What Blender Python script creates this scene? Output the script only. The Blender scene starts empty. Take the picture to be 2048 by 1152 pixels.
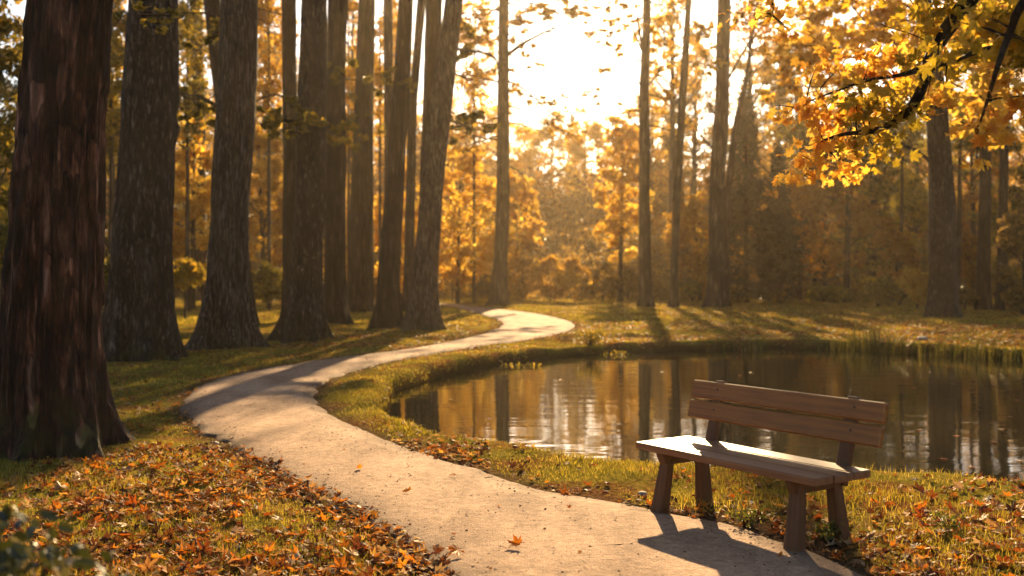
import bpy, math, random
import numpy as np
from mathutils import Vector

R = math.radians
rng = np.random.default_rng(7)
random.seed(7)
scene = bpy.context.scene
COL = scene.collection

# ------------------------------------------------------------------ camera numbers
F = 1990.0            # focal length in photo pixels (35 mm on a 36 mm sensor)
HY = 550.0            # horizon row of the photo
CH = 1.65             # eye height
SUN_AZ, SUN_EL = 6.5, 22.0


def gp(px, py, z=0.0):
    """photo pixel of a point at height z -> world x, y"""
    Y = (CH - z) * F / (py - HY)
    return ((px - 1024) * Y / F, Y)


def at(px, py, Y):
    return ((px - 1024) * Y / F, Y, CH + (HY - py) * Y / F)


# ------------------------------------------------------------------ noise
_perm = np.random.default_rng(3).random(4096)


def _h(ix, iy, iz):
    return _perm[(ix * 1619 + iy * 31337 + iz * 6971 + ((ix * iy) & 1023)) & 4095]


def vnoise(x, y, z=0.0):
    x = np.asarray(x, float); y = np.asarray(y, float); z = np.asarray(z, float) + np.zeros_like(x)
    ix, iy, iz = np.floor(x).astype(np.int64), np.floor(y).astype(np.int64), np.floor(z).astype(np.int64)
    fx, fy, fz = x - ix, y - iy, z - iz
    fx, fy, fz = [f * f * (3 - 2 * f) for f in (fx, fy, fz)]
    r = 0
    for a in (0, 1):
        for b in (0, 1):
            for c in (0, 1):
                w = (fx if a else 1 - fx) * (fy if b else 1 - fy) * (fz if c else 1 - fz)
                r = r + w * _h(ix + a, iy + b, iz + c)
    return r * 2 - 1


def fbm(x, y, z=0.0, o=4):
    s, a = 0, 1.0
    for i in range(o):
        s = s + a * vnoise(np.asarray(x) * 2 ** i + 17 * i, np.asarray(y) * 2 ** i, np.asarray(z) * 2 ** i)
        a *= 0.5
    return s


def smooth(t):
    t = np.clip(t, 0, 1)
    return t * t * (3 - 2 * t)


# ------------------------------------------------------------------ mesh helpers
def link(name, me, parent=None):
    o = bpy.data.objects.new(name, me)
    COL.objects.link(o)
    if parent is not None:
        o.parent = parent
    return o


def mesh_np(name, V, Fs, mat=None, smooth_=False, parent=None):
    """V (n,3); Fs: list of int arrays, each (m,k)"""
    me = bpy.data.meshes.new(name)
    V = np.asarray(V, np.float32)
    Fs = [np.asarray(f, np.int32) for f in Fs if len(f)]
    me.vertices.add(len(V))
    me.vertices.foreach_set('co', V.ravel())
    li = np.concatenate([f.ravel() for f in Fs])
    tot = np.concatenate([np.full(len(f), f.shape[1], np.int32) for f in Fs])
    st = np.concatenate([[0], np.cumsum(tot)[:-1]]).astype(np.int32)
    me.loops.add(len(li)); me.loops.foreach_set('vertex_index', li)
    me.polygons.add(len(tot))
    me.polygons.foreach_set('loop_start', st)
    me.polygons.foreach_set('loop_total', tot)
    me.polygons.foreach_set('use_smooth', np.full(len(tot), bool(smooth_)))
    me.update(calc_edges=True)
    if mat is not None:
        me.materials.append(mat)
    return link(name, me, parent)


def grow(acc, V, Fc):
    """append geometry to accumulator acc = {'V':[], 'F':{k:[]}, 'n':0}"""
    V = np.asarray(V, float)
    for f in Fc:
        f = np.asarray(f)
        acc['F'].setdefault(f.shape[1], []).append(f + acc['n'])
    acc['V'].append(V); acc['n'] += len(V)


def new_acc():
    return {'V': [], 'F': {}, 'n': 0}


def build(acc, name, mat, parent=None, smooth_=False):
    return mesh_np(name, np.concatenate(acc['V']), [np.concatenate(v) for v in acc['F'].values()], mat, smooth_, parent)


def tag(o, label=None, cat=None, group=None, kind=None):
    if label: o['label'] = label
    if cat: o['category'] = cat
    if group: o['group'] = group
    if kind: o['kind'] = kind
    return o


def empty(name, loc, label=None, cat=None, group=None, rz=0.0):
    o = bpy.data.objects.new(name, None)
    COL.objects.link(o)
    o.location = loc
    o.rotation_euler = (0, 0, rz)
    o.empty_display_size = 0.3
    return tag(o, label, cat, group)


def resample(pts, n):
    """smooth Catmull-Rom through pts (k,d), n samples"""
    P = np.asarray(pts, float)
    k = len(P)
    Q = np.vstack([2 * P[0] - P[1], P, 2 * P[-1] - P[-2]])
    t = np.linspace(0, k - 1 - 1e-9, n)
    i = np.floor(t).astype(int); f = (t - i)[:, None]
    a, b, c, d = Q[i], Q[i + 1], Q[i + 2], Q[i + 3]
    return 0.5 * (2 * b + (c - a) * f + (2 * a - 5 * b + 4 * c - d) * f ** 2 + (3 * b - a - 3 * c + d) * f ** 3)


def tube(pts, rad, seg=8, cap=True):
    P = np.asarray(pts, float); rad = np.asarray(rad, float)
    n = len(P)
    T = np.gradient(P, axis=0)
    T /= np.linalg.norm(T, axis=1)[:, None] + 1e-9
    up = np.array([1.0, 0.13, 0.07]) if abs(T[0][0]) < 0.8 else np.array([0.0, 1.0, 0.1])
    U = np.cross(T, up); U /= np.linalg.norm(U, axis=1)[:, None] + 1e-9
    W = np.cross(T, U)
    th = np.linspace(0, 2 * math.pi, seg, endpoint=False)
    V = P[:, None, :] + rad[:, None, None] * (np.cos(th)[None, :, None] * U[:, None, :] + np.sin(th)[None, :, None] * W[:, None, :])
    V = V.reshape(-1, 3)
    i = np.arange(n - 1)[:, None] * seg
    j = np.arange(seg)[None, :]
    j2 = (j + 1) % seg
    q = np.stack([i + j, i + j2, i + seg + j2, i + seg + j], -1).reshape(-1, 4)
    out = [q]
    if cap:
        out.append(np.arange(seg)[::-1][None, :])
        out.append((np.arange(seg) + (n - 1) * seg)[None, :])
    return V, out


# ------------------------------------------------------------------ leaves
def rand_axes(n, r, flat=0.0):
    """two orthonormal axes per leaf; flat in 0..1 pulls the normals to +z"""
    nrm = r.normal(size=(n, 3)); nrm /= np.linalg.norm(nrm, axis=1)[:, None]
    nrm = nrm * (1 - flat) + np.array([0, 0, 1.0]) * flat
    nrm /= np.linalg.norm(nrm, axis=1)[:, None]
    a = r.normal(size=(n, 3))
    u = np.cross(nrm, a); u /= np.linalg.norm(u, axis=1)[:, None]
    w = np.cross(nrm, u)
    return u, w, nrm


_half = [(0, 1.0), (8, .78), (14, .72), (23, .44), (33, .66), (40, .70), (47, .92), (55, .70), (63, .62), (75, .40),
         (88, .50), (99, .66), (112, .44), (140, .40), (166, .30)]
LEAF_FULL = np.array([(a, r) for a, r in _half] + [(180, .10)] + [(-a, r) for a, r in _half[1:][::-1]], float)
LEAF_LOW = np.array([(0, 1), (22, .45), (47, .9), (74, .42), (100, .62), (150, .34), (180, .1), (-150, .34), (-100, .62), (-74, .42), (-47, .9), (-22, .45)], float)


def lobed(C, size, r, tmpl=LEAF_LOW, flat=0.0, curl=0.25):
    """fan leaves at centres C (n,3)"""
    n = len(C); k = len(tmpl)
    u, w, nn = rand_axes(n, r, flat)
    a = np.radians(tmpl[:, 0]); rr = tmpl[:, 1]
    lx, ly = np.sin(a) * rr * 0.95, np.cos(a) * rr
    size = np.broadcast_to(size, (n,))
    cu = r.uniform(-curl, curl, n)[:, None] + 0.12 * r.normal(size=(n, k)) * (curl > 0)
    fold = r.uniform(-curl, curl, n)[:, None]
    z = cu * (rr[None, :] ** 2) + fold * np.abs(lx)[None, :] - 0.5 * cu * 0
    V = C[:, None, :] + size[:, None, None] * (lx[None, :, None] * u[:, None, :] + ly[None, :, None] * w[:, None, :] + z[..., None] * nn[:, None, :])
    V = np.concatenate([C[:, None, :], V], 1)
    i = np.arange(k)
    f = np.stack([np.zeros(k, int), 1 + i, 1 + (i + 1) % k], -1)
    Fc = (np.arange(n)[:, None, None] * (k + 1) + f[None]).reshape(-1, 3)
    return V.reshape(-1, 3), [Fc]


OVAL = np.array([(0, 1), (25, .78), (50, .52), (90, .38), (135, .42), (180, .55), (-135, .42), (-90, .38), (-50, .52), (-25, .78)], float)


def rhombs(C, size, r, flat=0.0, asp=0.62):
    n = len(C)
    u, w, nn = rand_axes(n, r, flat)
    size = np.broadcast_to(size, (n,))[:, None]
    b = nn * size * 0.18
    V = np.stack([C - w * size, C + u * size * asp + b, C + w * size, C - u * size * asp + b], 1)
    Fc = np.arange(4 * n).reshape(n, 4)
    return V.reshape(-1, 3), [Fc]


# ------------------------------------------------------------------ materials
def mat_new(name):
    m = bpy.data.materials.new(name)
    m.use_nodes = True
    nt = m.node_tree
    nt.nodes.clear()
    return m, nt


class N:
    def __init__(s, nt): s.nt = nt
    def n(s, t, **k):
        o = s.nt.nodes.new(t)
        for a, b in k.items():
            if a.startswith('i_'):
                o.inputs[a[2:].replace('_', ' ')].default_value = b
            else:
                setattr(o, a, b)
        return o
    def l(s, a, b): s.nt.links.new(a, b)
    def ramp(s, fac, stops, interp='LINEAR'):
        o = s.nt.nodes.new('ShaderNodeValToRGB')
        cr = o.color_ramp; cr.interpolation = interp
        while len(cr.elements) > len(stops): cr.elements.remove(cr.elements[-1])
        while len(cr.elements) < len(stops): cr.elements.new(0.5)
        for e, (p, c) in zip(cr.elements, stops):
            e.position = p; e.color = (*c, 1) if len(c) == 3 else c
        s.l(fac, o.inputs['Fac'])
        return o.outputs['Color']
    def mix(s, fac, a, b, mode='MIX'):
        o = s.nt.nodes.new('ShaderNodeMix'); o.data_type = 'RGBA'; o.blend_type = mode
        for sock, v in ((o.inputs[0], fac), (o.inputs[6], a), (o.inputs[7], b)):
            if isinstance(v, (int, float)): sock.default_value = v
            elif isinstance(v, tuple): sock.default_value = (*v, 1)
            else: s.l(v, sock)
        return o.outputs[2]
    def math(s, op, a, b=0.0, clamp=False):
        o = s.nt.nodes.new('ShaderNodeMath'); o.operation = op; o.use_clamp = clamp
        for sock, v in ((o.inputs[0], a), (o.inputs[1], b)):
            if isinstance(v, (int, float)): sock.default_value = v
            else: s.l(v, sock)
        return o.outputs[0]
    def noise(s, vec, scale, detail=4, rough=0.55, dist=0.0):
        o = s.nt.nodes.new('ShaderNodeTexNoise')
        o.inputs['Scale'].default_value = scale; o.inputs['Detail'].default_value = detail
        o.inputs['Roughness'].default_value = rough; o.inputs['Distortion'].default_value = dist
        s.l(vec, o.inputs['Vector'])
        return o.outputs['Fac']
    def mapping(s, vec, scale=(1, 1, 1), loc=(0, 0, 0), rot=(0, 0, 0)):
        o = s.nt.nodes.new('ShaderNodeMapping')
        o.inputs['Scale'].default_value = scale; o.inputs['Location'].default_value = loc; o.inputs['Rotation'].default_value = rot
        s.l(vec, o.inputs['Vector'])
        return o.outputs['Vector']
    def bump(s, h, strength=0.5, dist=0.02, normal=None):
        o = s.nt.nodes.new('ShaderNodeBump')
        o.inputs['Strength'].default_value = strength; o.inputs['Distance'].default_value = dist
        s.l(h, o.inputs['Height'])
        if normal is not None: s.l(normal, o.inputs['Normal'])
        return o.outputs['Normal']
    def out(s, sh):
        o = s.nt.nodes.new('ShaderNodeOutputMaterial'); s.l(sh, o.inputs['Surface'])


def leaf_material(name, stops, trans=0.5, rough=0.5, spec=0.3, by_object=False, patch=0.0, tint=(1.15, 1.0, 0.7)):
    m, nt = mat_new(name); q = N(nt)
    geo = q.n('ShaderNodeNewGeometry')
    f = geo.outputs['Random Per Island']
    if by_object:
        oi = q.n('ShaderNodeObjectInfo')
        f = q.math('FRACT', q.math('ADD', f, oi.outputs['Random']))
    if patch:
        p = q.noise(geo.outputs['Position'], patch, 2)
        p = q.math('MULTIPLY', q.math('SUBTRACT', p, 0.5), 1.6)
        f = q.math('ADD', q.math('MULTIPLY', f, 0.7), q.math('ADD', p, 0.15), clamp=True)
    c = q.ramp(f, stops)
    # fine vein / blotch variation
    sp = q.noise(geo.outputs['Position'], 45, 3)
    c = q.mix(q.math('MULTIPLY', q.math('SUBTRACT', 1.0, sp), 0.5), c, q.mix(1.0, c, (0.55, 0.42, 0.3), 'MULTIPLY'))
    b = q.n('ShaderNodeBsdfPrincipled')
    q.l(c, b.inputs['Base Color']); b.inputs['Roughness'].default_value = rough
    b.inputs['Specular IOR Level'].default_value = spec
    t = q.n('ShaderNodeBsdfTranslucent')
    q.l(q.mix(1.0, c, tint, 'MULTIPLY'), t.inputs['Color'])
    mx = q.n('ShaderNodeMixShader'); mx.inputs[0].default_value = trans
    q.l(b.outputs[0], mx.inputs[1]); q.l(t.outputs[0], mx.inputs[2])
    q.out(mx.outputs[0])
    return m


def bark_material(name, dark, mid, light, hscale=9.0, vstretch=0.12, bump=0.9, dist=0.04, patchy=0.35, moss=0.0, ridges=0.0):
    kd = {'flaky_red_bark': .72, 'brown_bark': .55, 'dark_bark': .6}.get(name, .52)
    dark, mid, light = [tuple(x * kd for x in c_) for c_ in (dark, mid, light)]
    m, nt = mat_new(name); q = N(nt)
    tc = q.n('ShaderNodeTexCoord').outputs['Object']
    v = q.mapping(tc, (1, 1, vstretch))
    n1 = q.noise(v, hscale, 7, 0.62, 0.6)
    n2 = q.noise(q.mapping(tc, (1, 1, 0.3), (3, 1, 7)), hscale * 3.4, 5, 0.6)
    n3 = q.noise(q.mapping(tc, (1, 1, 0.35), (9, 4, 2)), 1.6, 3)
    vo = q.n('ShaderNodeTexVoronoi'); vo.feature = 'DISTANCE_TO_EDGE'; vo.inputs['Scale'].default_value = hscale * 0.9
    nw = q.n('ShaderNodeTexNoise'); nw.inputs['Scale'].default_value = hscale * 1.3; nw.inputs['Detail'].default_value = 3; q.l(v, nw.inputs['Vector'])
    av = q.n('ShaderNodeVectorMath'); av.operation = 'MULTIPLY_ADD'; av.inputs[1].default_value = (1.6 / hscale,) * 3
    q.l(nw.outputs['Color'], av.inputs[0]); q.l(q.mapping(tc, (1, 1, vstretch * .8)), av.inputs[2]); q.l(av.outputs[0], vo.inputs['Vector'])
    ed = q.math('MULTIPLY', vo.outputs['Distance'], 3.0, clamp=True)
    h = q.math('ADD', q.math('MULTIPLY', n1, 0.9), q.math('MULTIPLY', q.math('SUBTRACT', n2, .17), 0.46))
    h = q.math('ADD', h, q.math('MULTIPLY', ed, 0.35 + ridges))
    c = q.ramp(h, [(0.60, tuple(x * 0.2 for x in dark)), (0.72, dark), (0.86, mid), (1.0, light)])
    c = q.mix(q.math('MULTIPLY', n3, patchy * 0.7, clamp=True), c, mid)
    pl = q.ramp(n3, [(0.5, (0, 0, 0)), (0.72, (1, 1, 1))])
    c = q.mix(q.math('MULTIPLY', pl, patchy), c, light)
    if moss > 0:
        sep = q.n('ShaderNodeSeparateXYZ'); q.l(tc, sep.inputs[0])
        g = q.math('SUBTRACT', 1.0, q.math('MULTIPLY', sep.outputs['Z'], 1.3), clamp=True)
        g = q.math('MULTIPLY', g, q.ramp(q.noise(tc, 5, 4), [(0.45, (0, 0, 0)), (0.6, (1, 1, 1))]))
        c = q.mix(q.math('MULTIPLY', g, moss, clamp=True), c, (0.05, 0.055, 0.012))
    v1 = q.n('ShaderNodeTexVoronoi'); v1.inputs['Scale'].default_value = hscale * 1.1
    av2 = q.n('ShaderNodeVectorMath'); av2.operation = 'MULTIPLY_ADD'; av2.inputs[1].default_value = (.8 / hscale,) * 3
    q.l(nw.outputs['Color'], av2.inputs[0]); q.l(q.mapping(tc, (1, 1, max(.30, vstretch * 1.5))), av2.inputs[2]); q.l(av2.outputs[0], v1.inputs['Vector'])
    sc_ = q.n('ShaderNodeSeparateColor'); q.l(v1.outputs['Color'], sc_.inputs[0])
    gz_ = q.ramp(sc_.outputs[0], [(0, (.40, .38, .36)), (.5, (.9, .88, .85)), (.8, (1.4, 1.35, 1.3)), (1, (2.6, 2.6, 2.6))])
    c = q.mix(.9 if 'red' in name else .42, c, q.mix(1.0, c, gz_, 'MULTIPLY'))
    crk = q.ramp(v1.outputs['Distance'], [(.55, (1, 1, 1)), (.8, (.25, .22, .2))])
    c = q.mix(.8, c, q.mix(1.0, c, crk, 'MULTIPLY'))
    h = q.math('ADD', h, q.math('SUBTRACT', q.math('MULTIPLY', sc_.outputs[0], .35), q.math('MULTIPLY', v1.outputs['Distance'], .5)))
    b = q.n('ShaderNodeBsdfPrincipled')
    q.l(c, b.inputs['Base Color'])
    b.inputs['Roughness'].default_value = 0.85; b.inputs['Specular IOR Level'].default_value = 0.25
    q.l(q.bump(h, bump, dist), b.inputs['Normal'])
    q.out(b.outputs[0])
    return m


M = {}
G = lambda *c: c
M['gold'] = leaf_material('golden_leaves', [(0, (.42, .20, .02)), (.35, (.62, .36, .04)), (.7, (.80, .56, .09)), (1, (.85, .66, .17))], 0.66, patch=0.35, tint=(1.15, 1.15, .85))
M['amber'] = leaf_material('amber_leaves', [(0, (.24, .12, .018)), (.4, (.44, .24, .03)), (.75, (.60, .40, .06)), (1, (.70, .50, .11))], 0.62, tint=(1.15, 1.1, .8), patch=0.3)
M['olive'] = leaf_material('olive_leaves', [(0, (.06, .065, .012)), (.4, (.15, .14, .02)), (.75, (.34, .26, .03)), (1, (.52, .36, .04))], 0.52, patch=0.35)
M['rust'] = leaf_material('rust_leaves', [(0, (.14, .05, .012)), (.4, (.34, .16, .02)), (.75, (.48, .25, .03)), (1, (.46, .30, .06))], 0.55, patch=0.4)
M['brown'] = leaf_material('brown_leaves', [(0, (.08, .06, .025)), (.5, (.20, .14, .04)), (1, (.40, .27, .07))], 0.5, patch=0.3)
M['dark'] = leaf_material('evergreen_needles', [(0, (.012, .018, .008)), (.6, (.028, .036, .014)), (1, (.06, .055, .02))], 0.25, patch=0.3)
M['maple'] = leaf_material('maple_leaves', [(0, (.58, .20, .025)), (.25, (.70, .36, .045)), (.55, (.78, .48, .07)), (.8, (.84, .62, .14)), (1, (.60, .50, .08))], 0.66, rough=0.42, spec=0.35, patch=0.9, tint=(1.15, 1.1, .85))
M['maple_green'] = leaf_material('turning_maple_leaves', [(0, (.22, .19, .02)), (.5, (.46, .35, .035)), (1, (.70, .48, .05))], 0.62, rough=0.45, patch=0.9)
M['fallen'] = leaf_material('fallen_leaf', [(0, (.06, .02, .01)), (.18, (.17, .05, .015)), (.38, (.36, .09, .012)), (.6, (.50, .17, .015)), (.78, (.56, .27, .03)), (.9, (.34, .20, .10)), (1, (.42, .30, .2))], 0.42, rough=0.55, spec=0.2, by_object=True)
M['litter_far'] = leaf_material('leaf_litter', [(0, (.05, .022, .012)), (.25, (.15, .055, .02)), (.45, (.34, .11, .015)), (.62, (.52, .22, .025)), (.78, (.30, .17, .09)), (.9, (.58, .36, .08)), (1, (.42, .32, .22))], 0.4, rough=0.65, spec=0.12)
M['grass'] = leaf_material('grass_blades', [(0, (.07, .08, .012)), (.35, (.18, .16, .022)), (.7, (.40, .32, .04)), (1, (.60, .47, .12))], 0.5, rough=0.5, spec=0.3, patch=0.8, tint=(1.1, 1.0, .6))
M['plant'] = leaf_material('green_leaves', [(0, (.05, .075, .012)), (.6, (.11, .13, .02)), (1, (.28, .24, .04))], 0.45, rough=0.5, spec=0.3)
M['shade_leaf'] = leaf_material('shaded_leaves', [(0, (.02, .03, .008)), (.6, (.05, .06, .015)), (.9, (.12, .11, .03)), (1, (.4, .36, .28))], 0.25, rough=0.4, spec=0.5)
M['reed'] = leaf_material('reed_blades', [(0, (.035, .045, .01)), (.6, (.08, .085, .015)), (1, (.20, .16, .035))], 0.35)
M['bark_red'] = bark_material('flaky_red_bark', (.040, .015, .008), (.105, .040, .022), (.22, .12, .085), 9.0, 0.13, 1.0, 0.06, 0.25, moss=0.8)
M['bark_grey'] = bark_material('grey_bark', (.030, .021, .015), (.085, .060, .045), (.22, .18, .15), 14.0, 0.26, 1.0, 0.05, 0.3, moss=0.5)
M['bark_ridge'] = bark_material('ridged_bark', (.028, .019, .013), (.10, .074, .055), (.24, .20, .17), 20.0, 0.10, 1.0, 0.05, 0.25, moss=0.5, ridges=0.25)
M['bark_dark'] = bark_material('dark_bark', (.022, .014, .009), (.055, .035, .022), (.10, .07, .05), 9.0, 0.1, 0.9, 0.04, 0.15)
M['bark_far'] = bark_material('brown_bark', (.045, .028, .016), (.10, .065, .04), (.19, .14, .10), 6.0, 0.15, 0.8, 0.04, 0.3)
M['twig'] = bark_material('twig_bark', (.02, .013, .008), (.05, .033, .02), (.09, .06, .04), 30.0, 0.3, 0.5, 0.01, 0.1)


# wood of the bench
def wood_material(name, dark, mid, light, rough=0.42, axis=(0.6, 14, 14)):
    m, nt = mat_new(name); q = N(nt)
    tc = q.n('ShaderNodeTexCoord').outputs['Object']
    v = q.mapping(tc, axis)
    g = q.noise(v, 3.0, 6, 0.6, 0.35)
    g2 = q.noise(q.mapping(tc, (axis[0] * 3, axis[1] * 5, axis[2] * 5)), 4.0, 4, 0.6)
    f = q.math('ADD', q.math('MULTIPLY', g, 0.75), q.math('MULTIPLY', g2, 0.25))
    c = q.ramp(f, [(0.24, dark), (0.5, mid), (0.8, light)])
    bl = q.ramp(q.noise(tc, 4.5, 5, 0.6), [(0.5, (0, 0, 0)), (0.75, (1, 1, 1))])
    c = q.mix(q.math('MULTIPLY', bl, 0.2), c, light)
    b = q.n('ShaderNodeBsdfPrincipled')
    q.l(c, b.inputs['Base Color'])
    q.l(q.math('ADD', q.math('MULTIPLY', f, 0.3), rough - 0.12), b.inputs['Roughness'])
    b.inputs['Specular IOR Level'].default_value = 0.38
    q.l(q.bump(f, 0.12, 0.002), b.inputs['Normal'])
    q.out(b.outputs[0])
    return m


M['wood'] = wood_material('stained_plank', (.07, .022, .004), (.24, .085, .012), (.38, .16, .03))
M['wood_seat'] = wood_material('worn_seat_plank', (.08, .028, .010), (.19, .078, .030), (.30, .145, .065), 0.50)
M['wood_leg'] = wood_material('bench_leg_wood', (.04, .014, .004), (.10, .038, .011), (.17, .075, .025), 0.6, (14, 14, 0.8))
m, nt = mat_new('bolt_metal'); q = N(nt)
b = q.n('ShaderNodeBsdfPrincipled'); b.inputs['Base Color'].default_value = (.10, .05, .035, 1); b.inputs['Metallic'].default_value = 0.6; b.inputs['Roughness'].default_value = 0.5
q.out(b.outputs[0]); M['bolt'] = m

# ------------------------------------------------------------------ layout curves
LE = [(870, 611), (925, 619), (965, 629), (996, 640), (1003, 650), (975, 664), (905, 681), (820, 697), (690, 713), (560, 731),
      (450, 753), (388, 776), (362, 803), (378, 842), (425, 878), (490, 914), (565, 948), (640, 985), (700, 1020), (765, 1065), (835, 1130), (880, 1190)]
RE = [(870, 606), (960, 614), (1060, 625), (1130, 639), (1152, 652), (1120, 666), (1050, 680), (950, 693), (850, 709), (750, 729),
      (685, 749), (645, 770), (634, 792), (650, 816), (695, 843), (765, 873), (860, 906), (960, 940), (1060, 970), (1180, 992), (1330, 1022), (1480, 1050), (1620, 1095), (1740, 1150), (1780, 1195)]
Lw = [gp(*p) for p in LE]; Rw = [gp(*p) for p in RE]
far = [(-9, 64), (-20, 71)]
Lw = [(-22, 66.5), (-12, 61.5)] + Lw + [(-.75, 3.2), (-1.0, -1.0), (-1.3, -8)]
Rw = [(-22, 69), (-12, 64)] + Rw + [(1.95, 3.2), (1.75, -1.0), (1.5, -8)]
Ls = resample(Lw, 620); Rs = resample(Rw, 620)
wob = lambda P, s: P + np.stack([fbm(P[:, 0] * 2.2 + s, P[:, 1] * 2.2, 0, 3), fbm(P[:, 0] * 2.2, P[:, 1] * 2.2 + s, 5, 4)], 1) * 0.05
Ls, Rs = wob(Ls, 0), wob(Rs, 40)
PATH = np.vstack([Ls, Rs[::-1]])
WZ = -0.20
near = [(772, 800), (790, 822), (830, 846), (890, 866), (960, 880), (1050, 893), (1130, 906), (1220, 917), (1350, 926), (1500, 938), (1650, 946), (1800, 951), (1930, 948), (2060, 958)]
farp = [(2060, 722), (1960, 716), (1880, 711), (1800, 706), (1700, 700), (1600, 697), (1480, 699), (1380, 702), (1280, 705), (1180, 710), (1090, 718), (1000, 731), (920, 747), (850, 766), (800, 784)]
PN = [(gp(x, y, .03)[0], gp(x, y, .03)[1] + .22) for x, y in near] + [(6.2, 8.5), (8.5, 8.9), (11.5, 10.5), (14, 14), (14.5, 18.5), (13.2, 21.2)] + [gp(x, y, WZ) for x, y in farp]
POND = resample(PN + [PN[0]], 300)[:-1]
POND += np.stack([fbm(POND[:, 0] * 1.3, POND[:, 1] * 1.3, 2, 3), fbm(POND[:, 0] * 1.3, POND[:, 1] * 1.3, 9, 3)], 1) * 0.07


def poly_sd(P, poly):
    """signed distance of points P (n,2) to polygon: negative inside"""
    P = np.asarray(P, float)
    out = np.empty(len(P))
    A = poly; B = np.roll(poly, -1, 0); D = B - A; dd = (D ** 2).sum(1) + 1e-12
    for s in range(0, len(P), 4000):
        p = P[s:s + 4000]
        w = p[:, None, :] - A[None]
        t = np.clip((w * D[None]).sum(2) / dd, 0, 1)
        d2 = ((w - t[..., None] * D[None]) ** 2).sum(2).min(1)
        c1 = (A[None, :, 1] > p[:, None, 1]) != (B[None, :, 1] > p[:, None, 1])
        xi = A[None, :, 0] + (p[:, None, 1] - A[None, :, 1]) * D[None, :, 0] / np.where(np.abs(D[None, :, 1]) < 1e-12, 1e-12, D[None, :, 1])
        ins = ((c1 & (p[:, None, 0] < xi)).sum(1) % 2) == 1
        out[s:s + 4000] = np.sqrt(d2) * np.where(ins, -1, 1)
    return out


_pl, _qn = PATH[::3], POND[::2]


def fields(P):
    return poly_sd(P, _pl), poly_sd(P, _qn)


BC = np.array([1.53, 6.56])          # bench centre


def gz_from(P, dp, dq):
    x, y = P[:, 0], P[:, 1]
    off = smooth(dp / 0.9)
    z = -0.015 + off * (0.05 + 0.045 * fbm(x * 0.7, y * 0.7, 1, 3)) + off * 0.012 * fbm(x * 5, y * 5, 4, 2)
    z = z * (1 - 0.8 * smooth(1 - (np.hypot(x - BC[0], y - BC[1]) - 0.7) / 0.8)) 
    s = smooth((dq + 0.18) / 0.42)
    z = -0.46 * (1 - s) + z * s
    r = np.maximum(0, y - 78) + 0.6 * np.maximum(0, np.abs(x) - 60)
    z = z + r * 0.10 * smooth(r / 30)
    z = z + 0.004 * np.maximum(0, -x - 6) * smooth((y - 10) / 20)
    return z


def gz(P):
    P = np.atleast_2d(np.asarray(P, float))
    dp, dq = fields(P)
    return gz_from(P, dp, dq)


def gz1(x, y):
    return float(gz([(x, y)])[0])


# ------------------------------------------------------------------ ground
def steps(a, b, s0, g):
    v = [a]; s = s0
    while v[-1] < b:
        v.append(v[-1] + s); s *= g
    return v


ys = [-y for y in steps(0, 60, .5, 1.25)][::-1][:-1] + list(np.arange(0, 2.5, .25)) + list(np.arange(2.5, 28, 0.11)) + steps(28, 215, .14, 1.028)
xs_r = list(np.arange(0, 11, .11)) + steps(11, 190, .15, 1.06)
xs = [-x for x in xs_r[::-1]][:-1] + xs_r
XX, YY = np.meshgrid(np.array(xs), np.array(ys))
P2 = np.stack([XX.ravel(), YY.ravel()], 1)
dp, dq = fields(P2)
ZZ = gz_from(P2, dp, dq)
V = np.column_stack([P2, ZZ])
ny, nx = XX.shape
i = np.arange(ny - 1)[:, None] * nx + np.arange(nx - 1)[None, :]
Q = np.stack([i, i + 1, i + nx + 1, i + nx], -1).reshape(-1, 4)
m, nt = mat_new('grassy_soil'); q = N(nt)
geo = q.n('ShaderNodeNewGeometry').outputs['Position']
attr = q.n('ShaderNodeAttribute'); attr.attribute_name = 'wear'
w = attr.outputs['Fac']
n1 = q.noise(geo, 0.35, 4); n2 = q.noise(geo, 3.0, 6, 0.65); n3 = q.noise(geo, 22, 6, 0.7); n4 = q.noise(geo, 1.1, 5, 0.6, 0.8)
grassc = q.ramp(q.math('ADD', q.math('MULTIPLY', n2, 0.5), q.math('MULTIPLY', n3, 0.5)), [(0.3, (.06, .055, .012)), (0.5, (.19, .15, .025)), (0.68, (.36, .27, .06))])
litc = q.ramp(n3, [(0.35, (.06, .028, .014)), (0.52, (.20, .085, .03)), (0.66, (.36, .18, .06))])
c = q.mix(q.ramp(n4, [(0.44, (0, 0, 0)), (0.6, (1, 1, 1))]), grassc, litc)
soil = q.ramp(n3, [(0.3, (.025, .015, .009)), (0.6, (.10, .062, .038)), (0.75, (.20, .13, .085))])
c = q.mix(q.math('MULTIPLY', w, q.math('ADD', 0.35, n2), clamp=True), c, soil)
wt = q.n('ShaderNodeAttribute'); wt.attribute_name = 'wet'
c = q.mix(wt.outputs['Fac'], c, (.022, .015, .008))
b = q.n('ShaderNodeBsdfPrincipled'); q.l(c, b.inputs['Base Color']); b.inputs['Roughness'].default_value = 1.0; b.inputs['Specular IOR Level'].default_value = 0.0
q.l(q.bump(q.math('ADD', n3, q.math('MULTIPLY', n2, 0.8)), 1.0, 0.05), b.inputs['Normal'])
q.out(b.outputs[0]); M['ground'] = m
g = mesh_np('ground', V, [Q], M['ground'], True)
at_ = g.data.attributes.new('wear', 'FLOAT', 'POINT')
wear = np.clip(1 - dp / 0.35, 0, 1) + 0.7 * np.clip(1 - (np.hypot(P2[:, 0] - BC[0] - .1, (P2[:, 1] - BC[1]) * 1.0) - 0.4) / 0.5, 0, 1) + np.clip(1 - (dq + 0.0) / 0.12, 0, 1)
at_.data.foreach_set('value', np.clip(wear, 0, 1.4).astype(np.float32))
wa_ = g.data.attributes.new('wet', 'FLOAT', 'POINT')
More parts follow.
